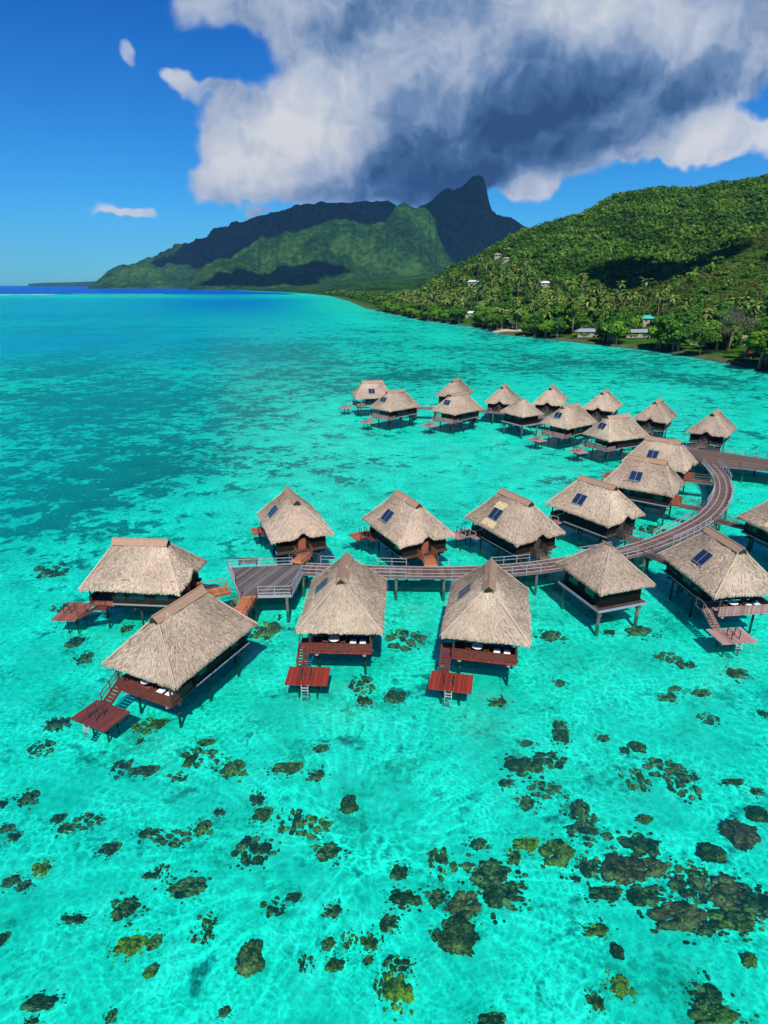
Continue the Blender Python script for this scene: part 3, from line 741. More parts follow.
def water_mat():
    m, n, b = material('lagoon_water'); n.n.remove(b); p = n.vmath('MULTIPLY', geo(n), (1, 1, 0))
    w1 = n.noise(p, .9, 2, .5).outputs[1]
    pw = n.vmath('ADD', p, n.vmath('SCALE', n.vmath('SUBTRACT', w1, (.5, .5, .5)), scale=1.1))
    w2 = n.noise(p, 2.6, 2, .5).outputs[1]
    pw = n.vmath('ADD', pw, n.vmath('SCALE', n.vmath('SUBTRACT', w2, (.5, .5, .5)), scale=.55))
    def caustic_net(scale, wid, vec):
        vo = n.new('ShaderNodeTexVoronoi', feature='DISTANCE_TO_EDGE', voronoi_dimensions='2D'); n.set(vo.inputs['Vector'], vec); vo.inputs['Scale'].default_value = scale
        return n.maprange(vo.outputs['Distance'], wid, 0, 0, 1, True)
    e1 = caustic_net(1.15, .20, pw); e2 = caustic_net(2.1, .24, n.vmath('ADD', pw, (3.3, 1.7, 0)))
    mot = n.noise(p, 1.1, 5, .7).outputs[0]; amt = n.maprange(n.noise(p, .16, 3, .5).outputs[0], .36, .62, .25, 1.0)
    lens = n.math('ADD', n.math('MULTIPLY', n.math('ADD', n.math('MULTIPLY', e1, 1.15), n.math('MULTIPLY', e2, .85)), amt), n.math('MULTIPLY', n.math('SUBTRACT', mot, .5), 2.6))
    caustic_lv = n.maprange(lens, -.45, 1.25, .55, 1.0)  # bright caustic light network painted into the water's transmission tint
    deep = n.attr('deep'); shal = n.attr('shallow')
    tint = n.mix(deep, (.40, .985, .92), (.06, .64, .93))
    tint = n.mix(shal, tint, (.62, .93, .86))
    tc = n.vmath('SCALE', tint, scale=caustic_lv)
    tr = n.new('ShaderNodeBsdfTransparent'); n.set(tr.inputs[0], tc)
    # light scattered back by the water itself
    df = n.new('ShaderNodeBsdfDiffuse'); n.set(df.inputs[0], n.mix(deep, (0.0, .62, .50), (0.0, .085, .40)))
    sc = n.new('ShaderNodeMixShader'); n.set(sc.inputs[0], n.maprange(deep, 0, 1, .03, .92)); n.l.new(tr.outputs[0], sc.inputs[1]); n.l.new(df.outputs[0], sc.inputs[2])
    hb = n.math('ADD', n.math('MULTIPLY', n.noise(p, 1.6, 4, .6).outputs[0], .6), n.math('MULTIPLY', n.noise(p, .35, 3, .5).outputs[0], .8))
    nr = n.bump(hb, .35, .25)
    gl = n.new('ShaderNodeBsdfGlossy'); gl.inputs['Roughness'].default_value = .08; n.set(gl.inputs['Normal'], nr)
    fz = n.new('ShaderNodeFresnel'); fz.inputs[0].default_value = 1.33; n.set(fz.inputs['Normal'], nr)
    fc = n.math('MINIMUM', n.math('MULTIPLY', fz.outputs[0], .6), .10)
    mx = n.new('ShaderNodeMixShader'); n.l.new(fc, mx.inputs[0]); n.l.new(sc.outputs[0], mx.inputs[1]); n.l.new(gl.outputs[0], mx.inputs[2])
    fo = n.new('ShaderNodeBsdfDiffuse'); fo.inputs[0].default_value = (.8, .85, .88, 1)
    fm = n.math('MULTIPLY', n.attr('foam'), n.maprange(n.noise(p, .02, 4, .7).outputs[0], .42, .6))
    mf = n.new('ShaderNodeMixShader'); n.l.new(fm, mf.inputs[0]); n.l.new(mx.outputs[0], mf.inputs[1]); n.l.new(fo.outputs[0], mf.inputs[2])
    n.l.new(mf.outputs[0], n.n['Material Output'].inputs[0]); return m
Vw = V.copy(); Vw[..., 2] = 0
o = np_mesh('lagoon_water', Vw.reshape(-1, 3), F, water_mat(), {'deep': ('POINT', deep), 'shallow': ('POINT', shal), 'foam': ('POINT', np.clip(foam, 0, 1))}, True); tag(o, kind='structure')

# ------------------------------------------------------------------ coral heads
def coral_mat(name, a, b_, c_):
    m, n, b = material(name); p = objc(n)
    nz = n.math('ADD', n.math('MULTIPLY', n.noise(p, 6.0, 6, .75).outputs[0], .55), n.math('MULTIPLY', n.noise(p, 1.6, 3, .5).outputs[0], .45)); vo = n.new('ShaderNodeTexVoronoi'); n.set(vo.inputs['Vector'], p); vo.inputs['Scale'].default_value = 7
    v = n.math('ADD', n.math('MULTIPLY', nz, .95), n.math('MULTIPLY', vo.outputs['Distance'], .12)); v = n.math('ADD', v, n.math('MULTIPLY', n.math('SUBTRACT', n.attr('tint'), .5), .16))
    n.set(b.inputs['Base Color'], n.ramp(v, [(.44, a), (.54, b_), (.68, c_)])); b.inputs['Roughness'].default_value = 1; b.inputs['Specular IOR Level'].default_value = 0
    n.set(b.inputs['Normal'], n.bump(v, 1.0, .25)); return m
CM = {'dark': coral_mat('coral_dark', (.012, .016, .010), (.15, .065, .025), (.62, .30, .12)),
      'red': coral_mat('coral_red', (.04, .016, .012), (.32, .05, .02), (.70, .25, .10)),
      'yellow': coral_mat('coral_yellow', (.06, .06, .01), (.80, .30, .02), (1.0, .55, .04)),
      'green': coral_mat('coral_green', (.016, .024, .012), (.28, .10, .02), (.75, .38, .07)),
      'brown': coral_mat('coral_brown', (.08, .035, .018), (.60, .21, .06), (1.0, .42, .12))}
def ico(sub):
    import bmesh
    bm = bmesh.new(); bmesh.ops.create_icosphere(bm, subdivisions=sub, radius=1)
    v = np.array([q.co[:] for q in bm.verts]); f = np.array([[q.index for q in g.verts] for g in bm.faces]); bm.free(); return v, f
ICO4 = ico(4); ICO3 = ico(3); ICO1 = ico(1); ICO2 = ico(2)
def coral_mesh(seed, style):
    r = random.Random(seed); V_, F_, T_ = [], [], []; n0 = 0; k = {'head': 1, 'clump': 38, 'loose': 26}[style]
    for i in range(k):
        if style == 'head': ox = oy = 0; s_ = .9; 
        elif style == 'clump': a = r.random()*6.28; d = (.62+.38*mn.noise((math.cos(a)*1.3+seed*7, math.sin(a)*1.3, seed))*1.6)*math.sqrt(r.random()); ox, oy = d*math.cos(a), d*math.sin(a); s_ = (.07+.25*r.random()**1.6)*(1.2-.5*d)
        else: a = r.random()*6.28; d = math.sqrt(r.random()); ox, oy = d*math.cos(a), d*math.sin(a); s_ = .06+.20*r.random()
        v, f = ICO4 if style == 'head' else ICO3 if s_ > .2 else ICO2
        v = v.copy()
        off = Vector((seed*3.1+i, i*1.7, 0))
        for q in range(len(v)):
            w = Vector(v[q]); d_ = 1+.45*mn.noise(w*1.3+off)+.36*mn.noise(w*3.1+off)+.26*mn.noise(w*7+off)+.16*mn.noise(w*14+off); v[q] *= d_
        v *= (s_, s_*(.75+.5*r.random()), s_*.8); v += (ox, oy, s_*.2); V_.append(v); F_.append(f+n0); n0 += len(v); T_.append(np.full(len(f), r.random()))
    if style != 'head':
        for i in range(34):
            a = r.random()*6.28; d = .55+.75*r.random()**1.3; v, f = ICO2 if r.random() < .4 else ICO1; s_ = .03+.06*r.random(); v = v*(1+.25*r.random())*(s_, s_*(.7+.6*r.random()), s_*.8)+(d*math.cos(a), d*math.sin(a), s_*.3)
            V_.append(v); F_.append(f+n0); n0 += len(v); T_.append(np.full(len(f), r.random()))
    me_v = np.concatenate(V_); me_f = np.concatenate(F_); return me_v, me_f, np.concatenate(T_)
CP = {}
def coral_proto(style, seed, col):
    key = (style, seed, col)
    if key not in CP:
        v, f, tn = coral_mesh(seed*13+len(style), style); o = np_mesh('coral_head', v, f, CM[col], {'tint': ('FACE', tn)}, True); CP[key] = o.data; bpy.data.objects.remove(o)
    return CP[key]
C1 = [(80,130,22,12),(245,170,18,15),(292,175,25,15),(400,150,28,15),(410,118,20,9),(465,172,27,18,'green'),(355,187,14,8),(575,170,28,14,'green'),(632,182,20,16),(640,130,18,10),(55,230,25,18),(5,240,12,12),(115,270,16,14),(132,290,22,14),(175,275,22,13),(12,290,20,10),(28,305,16,12),(218,330,22,18),(298,300,26,14),(345,310,26,13),(405,290,20,16,'green'),(437,258,14,10),(525,262,18,18,'green'),(580,272,20,20),(627,285,25,18,'green'),(655,333,32,22),(698,245,17,15,'head'),(510,335,32,28),(492,322,14,10),(22,395,20,16),(47,402,18,14),(83,368,20,16,'yellow'),(297,383,14,9),(323,376,12,12),(370,405,42,25),(250,445,34,28),(148,470,30,12),(258,523,28,24,'yellow'),(403,500,18,14),(305,515,16,18,'green'),(300,577,14,12,'head'),(500,552,27,30,'brown'),(78,635,36,22),(60,675,18,12),(450,655,14,14),(220,665,12,16,'green'),(547,445,17,16),(587,427,17,14),(665,452,22,18),(658,520,16,18),(700,512,14,14,'green'),(740,515,18,18,'green'),(670,560,18,16,'green'),(612,560,12,14),(735,552,12,12),(765,600,16,20,'green'),(515,230,18,16),(2,510,14,20),(115,80,20,10),(290,85,18,12,'green'),(280,115,8,8),(415,470,14,12,'green')]
C2 = [(20,25,10,8),(568,28,18,10),(585,12,12,6),(653,72,14,8),(760,62,10,8),(355,105,15,18),(352,85,14,12),(438,110,12,8),(285,120,16,7),(275,165,36,20),(325,152,24,14),(245,200,16,10),(322,212,20,12),(285,237,18,16),(508,130,15,10,'head'),(483,135,9,9),(502,190,18,18,'green'),(560,170,22,14),(597,205,20,18),(605,182,12,10),(700,198,20,8),(748,217,13,9),(748,263,20,14,'head'),(395,258,24,26),(408,300,24,16),(522,273,16,10,'head'),(715,303,30,24,'rhead'),(655,340,26,18,'head'),(190,322,20,12),(115,357,18,26,'green'),(285,322,24,16,'yellow'),(260,345,14,18,'green'),(352,338,32,30,'green'),(210,375,45,30),(515,320,36,24),(478,365,40,34,'red'),(415,370,22,24),(540,368,32,22,'red'),(590,385,22,20),(620,372,18,16,'green'),(445,420,30,18),(525,425,38,26),(600,465,55,32,'red'),(685,410,48,38,'red'),(735,432,42,33),(700,472,42,30,'green'),(240,422,42,34),(155,440,32,32,'red'),(105,425,20,18),(40,430,32,20),(30,375,16,18),(10,480,20,22),(150,505,36,34,'brown'),(105,500,14,14),(25,610,30,38,'yellow'),(30,560,20,14),(425,490,26,16,'green'),(467,535,12,16,'head'),(475,605,22,24,'yellow'),(425,632,16,20,'green'),(217,675,26,22),(645,620,32,34),(670,665,46,28,'green'),(732,553,15,14,'head'),(385,390,10,8),(612,412,20,20),(640,485,18,20)]
C0 = [(406,637,12,7),(361,682,9,6),(364,698,9,6),(395,693,10,7),(498,699,9,5),(641,629,12,5),(552,634,12,5),(682,660,7,4),(610,630,5,3),(738,671,10,6),(666,654,7,3),(652,528,9,3),(52,568,11,5),(75,639,8,6),(60,605,6,3),(126,626,6,4),(84,656,8,6),(54,721,10,7),(158,721,8,6,'green'),(267,626,14,10,'green'),(700,690,9,4),(560,680,6,4)]
corals = [(a/2, 680+b/2, c/2, d/2)+tuple(e) for a, b, c, d, *e in C1]+[(384+a/2, 680+b/2, c/2, d/2)+tuple(e) for a, b, c, d, *e in C2]+C0
C1s = [c for c in corals if c[1] > 690 and c[0] < 384 and len(c) == 4]
LM = {'the red platform right of the grey terrace': (307,676), 'the front middle red platform': (450,681), 'the bottom left red platform': (101,716), 'the pinkish platform at the right': (728,634), 'the big round brown coral at the bottom': (250,956),
      'the bright yellow coral at the bottom left': (129,941), 'the yellow coral at the bottom right': (621,982), 'the large dark reef at the right edge': (735,900), 'the grey terrace': (266,600), 'the far left bungalow': (143,590), 'the small platformless hut': (607,585)}
cinfo = []
for c in corals:
    px, py, rx, ry = c[:4]; sty = c[4] if len(c) > 4 else 'dark'
    lm = min(LM, key=lambda k: (LM[k][0]-px)**2+(LM[k][1]-py)**2); dx, dy = px-LM[lm][0], py-LM[lm][1]
    side = ('right of' if dx > 0 else 'left of') if abs(dx) > abs(dy) else ('below' if dy > 0 else 'above')
    cinfo.append([lm, side, math.hypot(dx, dy), c, sty])
ORD = ['nearest', 'second nearest', 'third nearest', 'fourth nearest', 'fifth nearest', 'sixth nearest', 'seventh nearest', 'eighth nearest', 'ninth nearest', 'tenth nearest', 'eleventh nearest', 'twelfth nearest', 'thirteenth nearest', 'fourteenth nearest', 'fifteenth nearest', 'sixteenth nearest', 'seventeenth nearest', 'eighteenth nearest', 'nineteenth nearest', 'twentieth nearest']
cw = {'dark': 'dark', 'green': 'olive green', 'yellow': 'yellow', 'red': 'reddish brown', 'rhead': 'round reddish', 'head': 'round dark', 'brown': 'round brown'}
for i, (lm, side, dd, c, sty) in enumerate(cinfo):
    px, py, rx, ry = c[:4]
    same = sorted([q for q in cinfo if q[0] == lm and q[1] == side and q[4] == sty], key=lambda q: q[2]); k = [q[3] for q in same].index(c)
    col = {'head': 'green', 'rhead': 'red'}.get(sty, sty); style = 'head' if sty in ('head', 'rhead', 'brown') else ('clump' if sty in ('red', 'yellow') or rx > 17 else random.choice(('clump', 'loose', 'clump')))
    x, y = at(px, py+ry*.15, GZ+.3); x1, _ = at(px+rx, py, GZ+.3); _, y1 = at(px, py-ry, GZ+.3); _, y2 = at(px, py+ry, GZ+.3)
    sx = abs(x1-x)*(1.36 if style != 'head' else 1.05); sy = abs(y1-y2)/2*(1.2 if style != 'head' else 1.0)
    if sty == 'dark' and style == 'loose': sx *= 1.15; sy *= 1.15
    o = link('coral_head', coral_proto(style, 1+i % 5, col)); o.location = (x, y, GZ)
    sx, sy = (sx*.88, sy*.88) if c in C1s else (sx, sy)
    sz = min(1.05/.75, max(.45, (sx+sy)*.42)); o.scale = (sx, sy, sz); o.rotation_euler = (0, 0, random.choice((0, math.pi)))
    if lm.startswith('the big round brown') and dd < 3: lab = 'big round brown coral head alone at the bottom left of the middle'
    elif lm.startswith('the bright yellow') and dd < 3: lab = 'bright yellow coral head under clear water at the bottom left'
    elif lm.startswith('the yellow coral') and dd < 5: lab = 'small yellow coral head near the bottom right'
    else: lab = '%s coral clump, %s %s %s' % (cw[sty], ORD[k], side, lm)
    tag(o, lab, 'coral', 'coral heads on the lagoon floor')

# ------------------------------------------------------------------ land
def prof(pts, dist):
    """ridge line: bearings slope -> crest height at the ridge's own distance"""
    u = []; z = []
    for i, (px, py) in enumerate(pts):
        a, v = uv(px, py); d = dist(px) if callable(dist) else dist
        u.append(a); z.append(H+v*d)
    return np.array(u), np.array(z)
def fbm(x, y, s, oct=4, seed=0.0, ridged=False):
    out = np.zeros(x.shape); f = 1/s; a = 1.0
    xf = x.ravel(); yf = y.ravel(); res = np.zeros(xf.size)
    for o_ in range(oct):
        vals = np.fromiter((mn.noise((p*f, q*f, seed+o_*7.3)) for p, q in zip(xf, yf)), float, xf.size)
        if ridged: vals = .5-np.abs(vals)*1.6
        res += a*vals; f *= 2.03; a *= .52
    return res.reshape(x.shape)
DR = 1050.0
hu, hz = prof([(425,284),(440,277),(470,263),(500,247),(520,232),(545,224),(580,212),(610,198),(650,190),(690,188),(720,182),(768,174),(840,166),(940,175)], DR)
su, sz_ = prof([(560,306),(600,296),(640,284),(680,268),(720,251),(768,231),(840,208),(940,190)], 640.0)
def land_z(x, y, detail=None):
    u = x/np.maximum(y, 1); d = x-shore_x(y)
    low = -3+4.2*sstep(-8, 6, d)+np.clip(d, 0, 400)*.02
    z1 = np.interp(u, hu, hz-7, left=0); t = (y-480)/(DR-480)
    s1 = np.where(t < 1, sstep(0, 1.0, t)*.55+np.clip(t, 0, 1)**1.25*.45, np.clip(1-(t-1)*.9, 0, 1))
    hill = z1*s1*sstep(10, 120, d)
    z2 = np.interp(u, su, sz_-2, left=0); t2 = (y-430)/(640-430)
    s2 = np.where(t2 < 1, np.clip(t2, 0, 1)**1.1, np.clip(1-(t2-1)*1.1, 0, 1)); spur = z2*s2*sstep(.27, .36, u)*sstep(25, 130, d)
    z = np.maximum(np.maximum(low, hill-3*sstep(5, -5, d)+1.0*sstep(0,20,d)), spur-3*sstep(5, -5, d)+1.0*sstep(0,20,d))
    if detail is not None: z = z+detail*np.clip((z-4)/40, 0, 1)*8*np.clip(t*2, .35, 1)
    return z
ug = np.linspace(-.14, 1.0, 300); yg = np.concatenate([np.linspace(180, 500, 90), np.geomspace(505, 2600, 150)])
UG, YG = np.meshgrid(ug, yg, indexing='ij'); XG = UG*YG
det = fbm(XG, YG, 190, 4, 1.0, True); ZG = land_z(XG, YG, det)
def grid_faces(n, m): I = np.arange(n*m).reshape(n, m); return np.stack([I[:-1, :-1], I[1:, :-1], I[1:, 1:], I[:-1, 1:]], -1).reshape(-1, 4)
beach_x, beach_y = at(513, 329, 1.5)
def ground_mat():
    m, n, b = material('hill_ground'); p = geo(n); sp = n.new('ShaderNodeSeparateXYZ'); n.l.new(p, sp.inputs[0])
    nz = n.noise(p, .02, 5, .6).outputs[0]; fz = n.noise(p, .35, 4, .7).outputs[0]
    g = n.ramp(n.math('ADD', n.math('MULTIPLY', nz, .5), n.math('MULTIPLY', fz, .5)), [(.3, (.012, .045, .006)), (.5, (.030, .085, .012)), (.7, (.060, .13, .02))])
    bd = n.vmath('LENGTH', n.vmath('MULTIPLY', n.vmath('SUBTRACT', p, (beach_x, beach_y, 0)), (1/26, 1/26, 0)))
    sand = n.mix(n.maprange(bd, 1.2, .7), n.ramp(fz, [(.3, (.04, .05, .022)), (.7, (.11, .11, .06))]), n.ramp(fz, [(.3, (.40, .30, .20)), (.7, (.60, .48, .36))]))
    c = n.mix(n.maprange(n.math('SUBTRACT', sp.outputs[2], n.maprange(bd, 1.2, .7, 0, 2.5)), 1.0, 1.5), sand, g)
    n.set(b.inputs['Base Color'], c); b.inputs['Roughness'].default_value = 1; b.inputs['Specular IOR Level'].default_value = .0
    n.set(b.inputs['Normal'], n.bump(fz, .8, 1.0)); return m
o = np_mesh('hillside', np.stack([XG, YG, ZG], -1).reshape(-1, 3), grid_faces(*UG.shape), ground_mat(), None, True); tag(o, kind='structure')
from mathutils.bvhtree import BVHTree
def height(x, y):
    i = np.interp(x/y, ug, np.arange(len(ug))); j = np.interp(y, yg, np.arange(len(yg))); i0 = int(min(i, len(ug)-2)); j0 = int(min(j, len(yg)-2)); a = i-i0; b = j-j0
    return float((ZG[i0, j0]*(1-a)+ZG[i0+1, j0]*a)*(1-b)+(ZG[i0, j0+1]*(1-a)+ZG[i0+1, j0+1]*a)*b)

# far mountains
def far_mat(name, cols, sc=.004):
    m, n, b = material(name); p = geo(n); nz = n.noise(p, sc, 6, .65).outputs[0]; f = n.noise(p, .03, 5, .7).outputs[0]
    v = n.math('ADD', n.math('MULTIPLY', nz, .5), n.math('MULTIPLY', f, .5))
    n.set(b.inputs['Base Color'], n.ramp(v, [(.40, cols[0]), (.5, cols[1]), (.60, cols[2])])); b.inputs['Roughness'].default_value = 1; b.inputs['Specular IOR Level'].default_value = 0
    n.set(b.inputs['Normal'], n.bump(f, 1.0, 26)); return m
FM = far_mat('far_forest', [(.005, .022, .005), (.016, .056, .009), (.050, .115, .017)])
def mountain(pts, Yr, Yb, seed, relief, nu=420, nt=90, back=1.0, power=1.0, name='mountain'):
    pu, pz = prof(pts, Yr); u = np.linspace(pu[0], pu[-1], nu); t = np.linspace(0, 1+back, nt)
    Ug, T = np.meshgrid(u, t, indexing='ij')
    if callable(Yb): Yb = Yb(384+Ug*FPX/CT*.93)
    Yy = Yb+(Yr-Yb)*T; Xx = Ug*Yy
    crest = np.interp(Ug, pu, pz)
    sh = np.where(T < 1, np.clip(T, 0, 1)**power, np.clip(1-(T-1)/back, 0, 1))
    nzz = fbm(Xx, Yy, relief*9, 5, seed, True); f2 = fbm(Xx, Yy*.25, relief*2.6, 3, seed+5, True)
    env = np.sin(np.pi*np.clip(T, 0, 1)*.5+0)*np.where(T < 1, (1-T)**.45*1.6+.05, .3)
    Z = crest*sh + (nzz*relief*1.5+f2*relief*.8)*np.clip(crest/150, 0, 1)*np.clip(env, 0, 1)*np.clip(T*4, 0, 1) + f2*np.clip(crest/100, 0, 1)*3
    Z = np.where(T <= 0.001, -3, Z)
    o = np_mesh(name, np.stack([Xx, Yy, Z], -1).reshape(-1, 3), grid_faces(nu, nt), FM, None, True); tag(o, kind='structure'); return o
mountain([(28,283.6),(45,282.6),(70,282.2),(95,281.2),(120,281),(140,283)], 11500, 10400, 20.0, 8, 80, 20)
mountain([(88,287),(95,283.5),(110,276),(130,269),(150,263),(165,258),(185,249),(200,243),(212,236),(225,229),(245,222),(265,216),(290,212),(310,208),(330,206),(350,205),(370,204),(385,203),(397,206),(410,210),(425,204),(432,199),(440,191),(448,188),(454,190),(462,187),(470,183),(475,179),(479,176),(483,178),(486,188),(489,203),(492,213),(497,217),(505,219),(520,226),(545,238),(580,255),(620,270),(680,284)], 6900, 5300, 3.0, 100, 640, 130)
mountain([(188,286),(198,276),(212,270),(226,262),(243,254),(262,246),(280,240),(300,231),(318,226),(334,221),(348,221),(362,225),(376,227),(386,225),(391,217),(397,209),(404,206),(412,207),(422,206),(429,210),(436,221),(438,234),(447,252),(460,266),(500,276),(560,286)], 4750, 4000, 8.0, 85, 640, 150)
# low wooded spit and foothills in the middle distance
mountain([(243,290.2),(252,288),(275,286.5),(300,285),(330,281),(360,278),(400,276),(440,274),(480,270),(520,268),(600,268)], 4400, lambda px: np.interp(px, [243,262,300,330,345,380,600], [3980,3500,2800,2060,1750,1500,1500]), 12.0, 10, 260, 60)

# ------------------------------------------------------------------ trees
def leaf_cloud(lobes, count, size, seed, squash=.8):
    """small leaf-clump faces through the volume of several lobes"""
    r = np.random.default_rng(seed); w = np.array([l[3]**2 for l in lobes]); w = w/w.sum(); k = r.choice(len(lobes), count, p=w)
    L = np.array(lobes)[k]; d = r.normal(size=(count, 3)); d /= np.linalg.norm(d, axis=1)[:, None]; d[:, 2] = np.where(d[:, 2] < -.35, -d[:, 2], d[:, 2])
    rad = L[:, 3]*(.55+.5*r.random(count)**.5); c = L[:, :3]+d*rad[:, None]*(1, 1, squash)
    nrm = d*.9+r.normal(size=(count, 3))*.32+np.array((0, 0, .35)); nrm /= np.linalg.norm(nrm, axis=1)[:, None]
    a = np.cross(nrm, r.normal(size=(count, 3))); a /= np.linalg.norm(a, axis=1)[:, None]; b = np.cross(nrm, a)
    s_ = (size*(.6+.8*r.random(count)))[:, None]; a = a*s_; b = b*s_*(.5+.4*r.random((count, 1)))
    V_ = np.stack([c-a, c-b*.9, c+a*.9, c+b], 1).reshape(-1, 3); F_ = np.arange(count*4).reshape(-1, 4)
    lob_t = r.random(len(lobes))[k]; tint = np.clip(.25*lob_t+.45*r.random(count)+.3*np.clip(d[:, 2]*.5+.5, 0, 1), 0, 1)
    return V_, F_, tint
G1 = [(0, (.008, .030, .004)), (.35, (.022, .085, .008)), (.7, (.055, .165, .015)), (1, (.12, .25, .03))]
G2 = [(0, (.018, .055, .005)), (.35, (.05, .14, .010)), (.7, (.10, .25, .018)), (1, (.20, .36, .04))]
G3 = [(0, (.05, .05, .035)), (.5, (.11, .105, .075)), (1, (.19, .18, .13))]
M['leaf_dark'] = tinted('leaves_dark', G1, .7, .15, None, .25, .3)
M['leaf_bright'] = tinted('leaves_bright', G2, .7, .15, None, .25, .25)
M['leaf_hill'] = tinted('leaves_hill', [(0, (.012, .040, .004)), (.35, (.030, .095, .008)), (.7, (.070, .165, .014)), (1, (.15, .25, .03))], .7, .15, None, .25)
M['scrub'] = tinted('scrub_leaves', [(0, (.035, .05, .008)), (.4, (.075, .10, .014)), (.75, (.13, .155, .025)), (1, (.20, .20, .05))], .8, .1, None, .2)
M['leaf_grey'] = tinted('needles_grey', G3, .9, .05, None, .15, .1)
M['palm_leaf'] = tinted('palm_fronds', [(0, (.03, .07, .008)), (.5, (.12, .18, .025)), (.85, (.28, .32, .06)), (1, (.45, .38, .12))], .55, .3, None, .2, .25)
def tree_proto(seed, h, rad, mat, leaves=900, size=.55, kind='round'):
    r = random.Random(seed); root = empty('broadleaf_tree')
    t = MB(); th = h*.42
    t.tube([(0,0,-.6),(r.uniform(-.3,.3),r.uniform(-.3,.3),th*.5),(r.uniform(-.5,.5),r.uniform(-.5,.5),th)], [.42,.32,.24], 8)
    lobes = []
    n = 9 if kind == 'round' else 12
    for k in range(n):
        a = 2*math.pi*k/n*1.9+r.random(); d = rad*(.25+.5*r.random()); z = h*(.38+.45*r.random()) if kind == 'round' else h*(.3+.62*k/n)
        if kind == 'tall': d = rad*.5*(1.15-k/n)*(.5+r.random())
        x, y = d*math.cos(a), d*math.sin(a); rr2 = rad*(.30+.22*r.random())*(1 if kind == 'round' else .8)
        lobes.append((x, y, z, rr2)); t.tube([(0,0,th*.8),(x*.5,y*.5,(th+z)/2),(x,y,z)], [.16,.10,.04], 5)
    lobes.append((0, 0, h*.78, rad*.42))
    t.build('trunk', M['trunk'], root, True)
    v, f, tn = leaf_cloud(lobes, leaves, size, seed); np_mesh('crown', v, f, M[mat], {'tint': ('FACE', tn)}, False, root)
    return root
def palm_proto(seed, h):
    r = random.Random(seed); root = empty('coconut_palm'); lean = r.uniform(.3, 1.6); a = r.random()*6.28; lx, ly = lean*math.cos(a), lean*math.sin(a)
    t = MB(); pts = [(lx*(k/6)**2, ly*(k/6)**2, -.4+(h+.4)*k/6) for k in range(7)]; t.tube(pts, [.26,.19,.16,.15,.14,.13,.12], 7); t.build('trunk', M['trunk'], root, True)
    c = MB(); nf = 17
    for k in range(nf):
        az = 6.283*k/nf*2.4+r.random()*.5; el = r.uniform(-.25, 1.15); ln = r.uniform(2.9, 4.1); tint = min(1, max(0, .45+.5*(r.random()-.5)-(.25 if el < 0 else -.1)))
        p = Vector((lx, ly, h)); d = Vector((math.cos(az)*math.cos(el), math.sin(az)*math.cos(el), math.sin(el))); sv = Vector((-math.sin(az), math.cos(az), 0)); n = 7
        for s_ in range(n):
            q = p+d*(ln/n); w0 = .55*math.sin(math.pi*min(1, (s_+.4)/n*.95))+.06; w1 = .55*math.sin(math.pi*min(1, (s_+1.4)/n*.95))+.04
            dr = Vector((0, 0, -.28))
            c.quad(p, q, q+sv*w1+dr*w1*1.5, p+sv*w0+dr*w0*1.5, tint); c.quad(p, p-sv*w0+dr*w0*1.5, q-sv*w1+dr*w1*1.5, q, tint*.85)
            p = q; d = (d+Vector((0, 0, -.27))).normalized()
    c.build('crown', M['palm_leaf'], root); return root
BT = [tree_proto(s, h, r_, m, 1000, .6, k) for s, h, r_, m, k in ((1,9,4.6,'leaf_dark','round'),(2,8,4.8,'leaf_bright','round'),(3,11,5.2,'leaf_dark','round'),(4,7,4.2,'leaf_bright','round'),(5,13,4.4,'leaf_dark','tall'))]
PT = [palm_proto(s, h) for s, h in ((1, 9), (2, 11), (3, 12.5), (4, 8))]
used = {}
def place(proto, x, y, sc, label, cat, group, z=None, rz=None, sz=None):
    if id(proto) not in used: o = proto; used[id(proto)] = 1
    else: o = copy_tree(proto)
    o.location = (x, y, (height(x, y) if z is None else z)); o.scale = (sc, sc, sc*(sz or 1)); o.rotation_euler = (0, 0, random.random()*6.28 if rz is None else rz)
    tag(o, label, cat, group); return o
def inland(px, py, back=0):
    x, y = at(px, py, 1.5); return x, y
# single trees one can point at, by the shore
special = [
 (572, 339, 23, 'leaf_bright', 'tall', 'tall feathery tree rising above the shore between the beach and the grey roof', 1.25),
 (728, 357, 17, 'leaf_grey', 'round', 'large bare greyish brown tree at the right part of the shore', 1.9),
 (541, 336, 12, 'leaf_bright', 'round', 'bright green bushy tree right of the sandy beach', 1.5),
 (500, 331, 7, 'leaf_dark', 'round', 'dark green bushy tree left of the sandy beach', 1.25),
 (622, 341, 9, 'leaf_bright', 'round', 'bright rounded tree left of the long grey roof', 1.4),
 (762, 366, 24, 'leaf_dark', 'tall', 'dark tall tree leaning over the water at the right edge', 1.5),
 (700, 357, 10, 'leaf_dark', 'round', 'dark low tree overhanging the water right of the teal roof', 1.4),
 (612, 343, 7, 'leaf_dark', 'round', 'dark shrubby tree in front of the grey roof', 1.0)]
spec_hp = []
for k, (px, py, h, mt, kd, lab, wid) in enumerate(special):
    t = tree_proto(60+k, h*1.5, 5.4*wid, mt, 2400 if wid > 1.3 else 1500, .55 if mt != 'leaf_grey' else .32, kd); x, y = at(px, py-3, 1.5)
    x = max(x, float(shore_x(y))+3); t.location = (x, y, height(x, y)); tag(t, lab, 'tree')
    if k < 2: spec_hp.append((x-1, y, (7, 16)[k]))
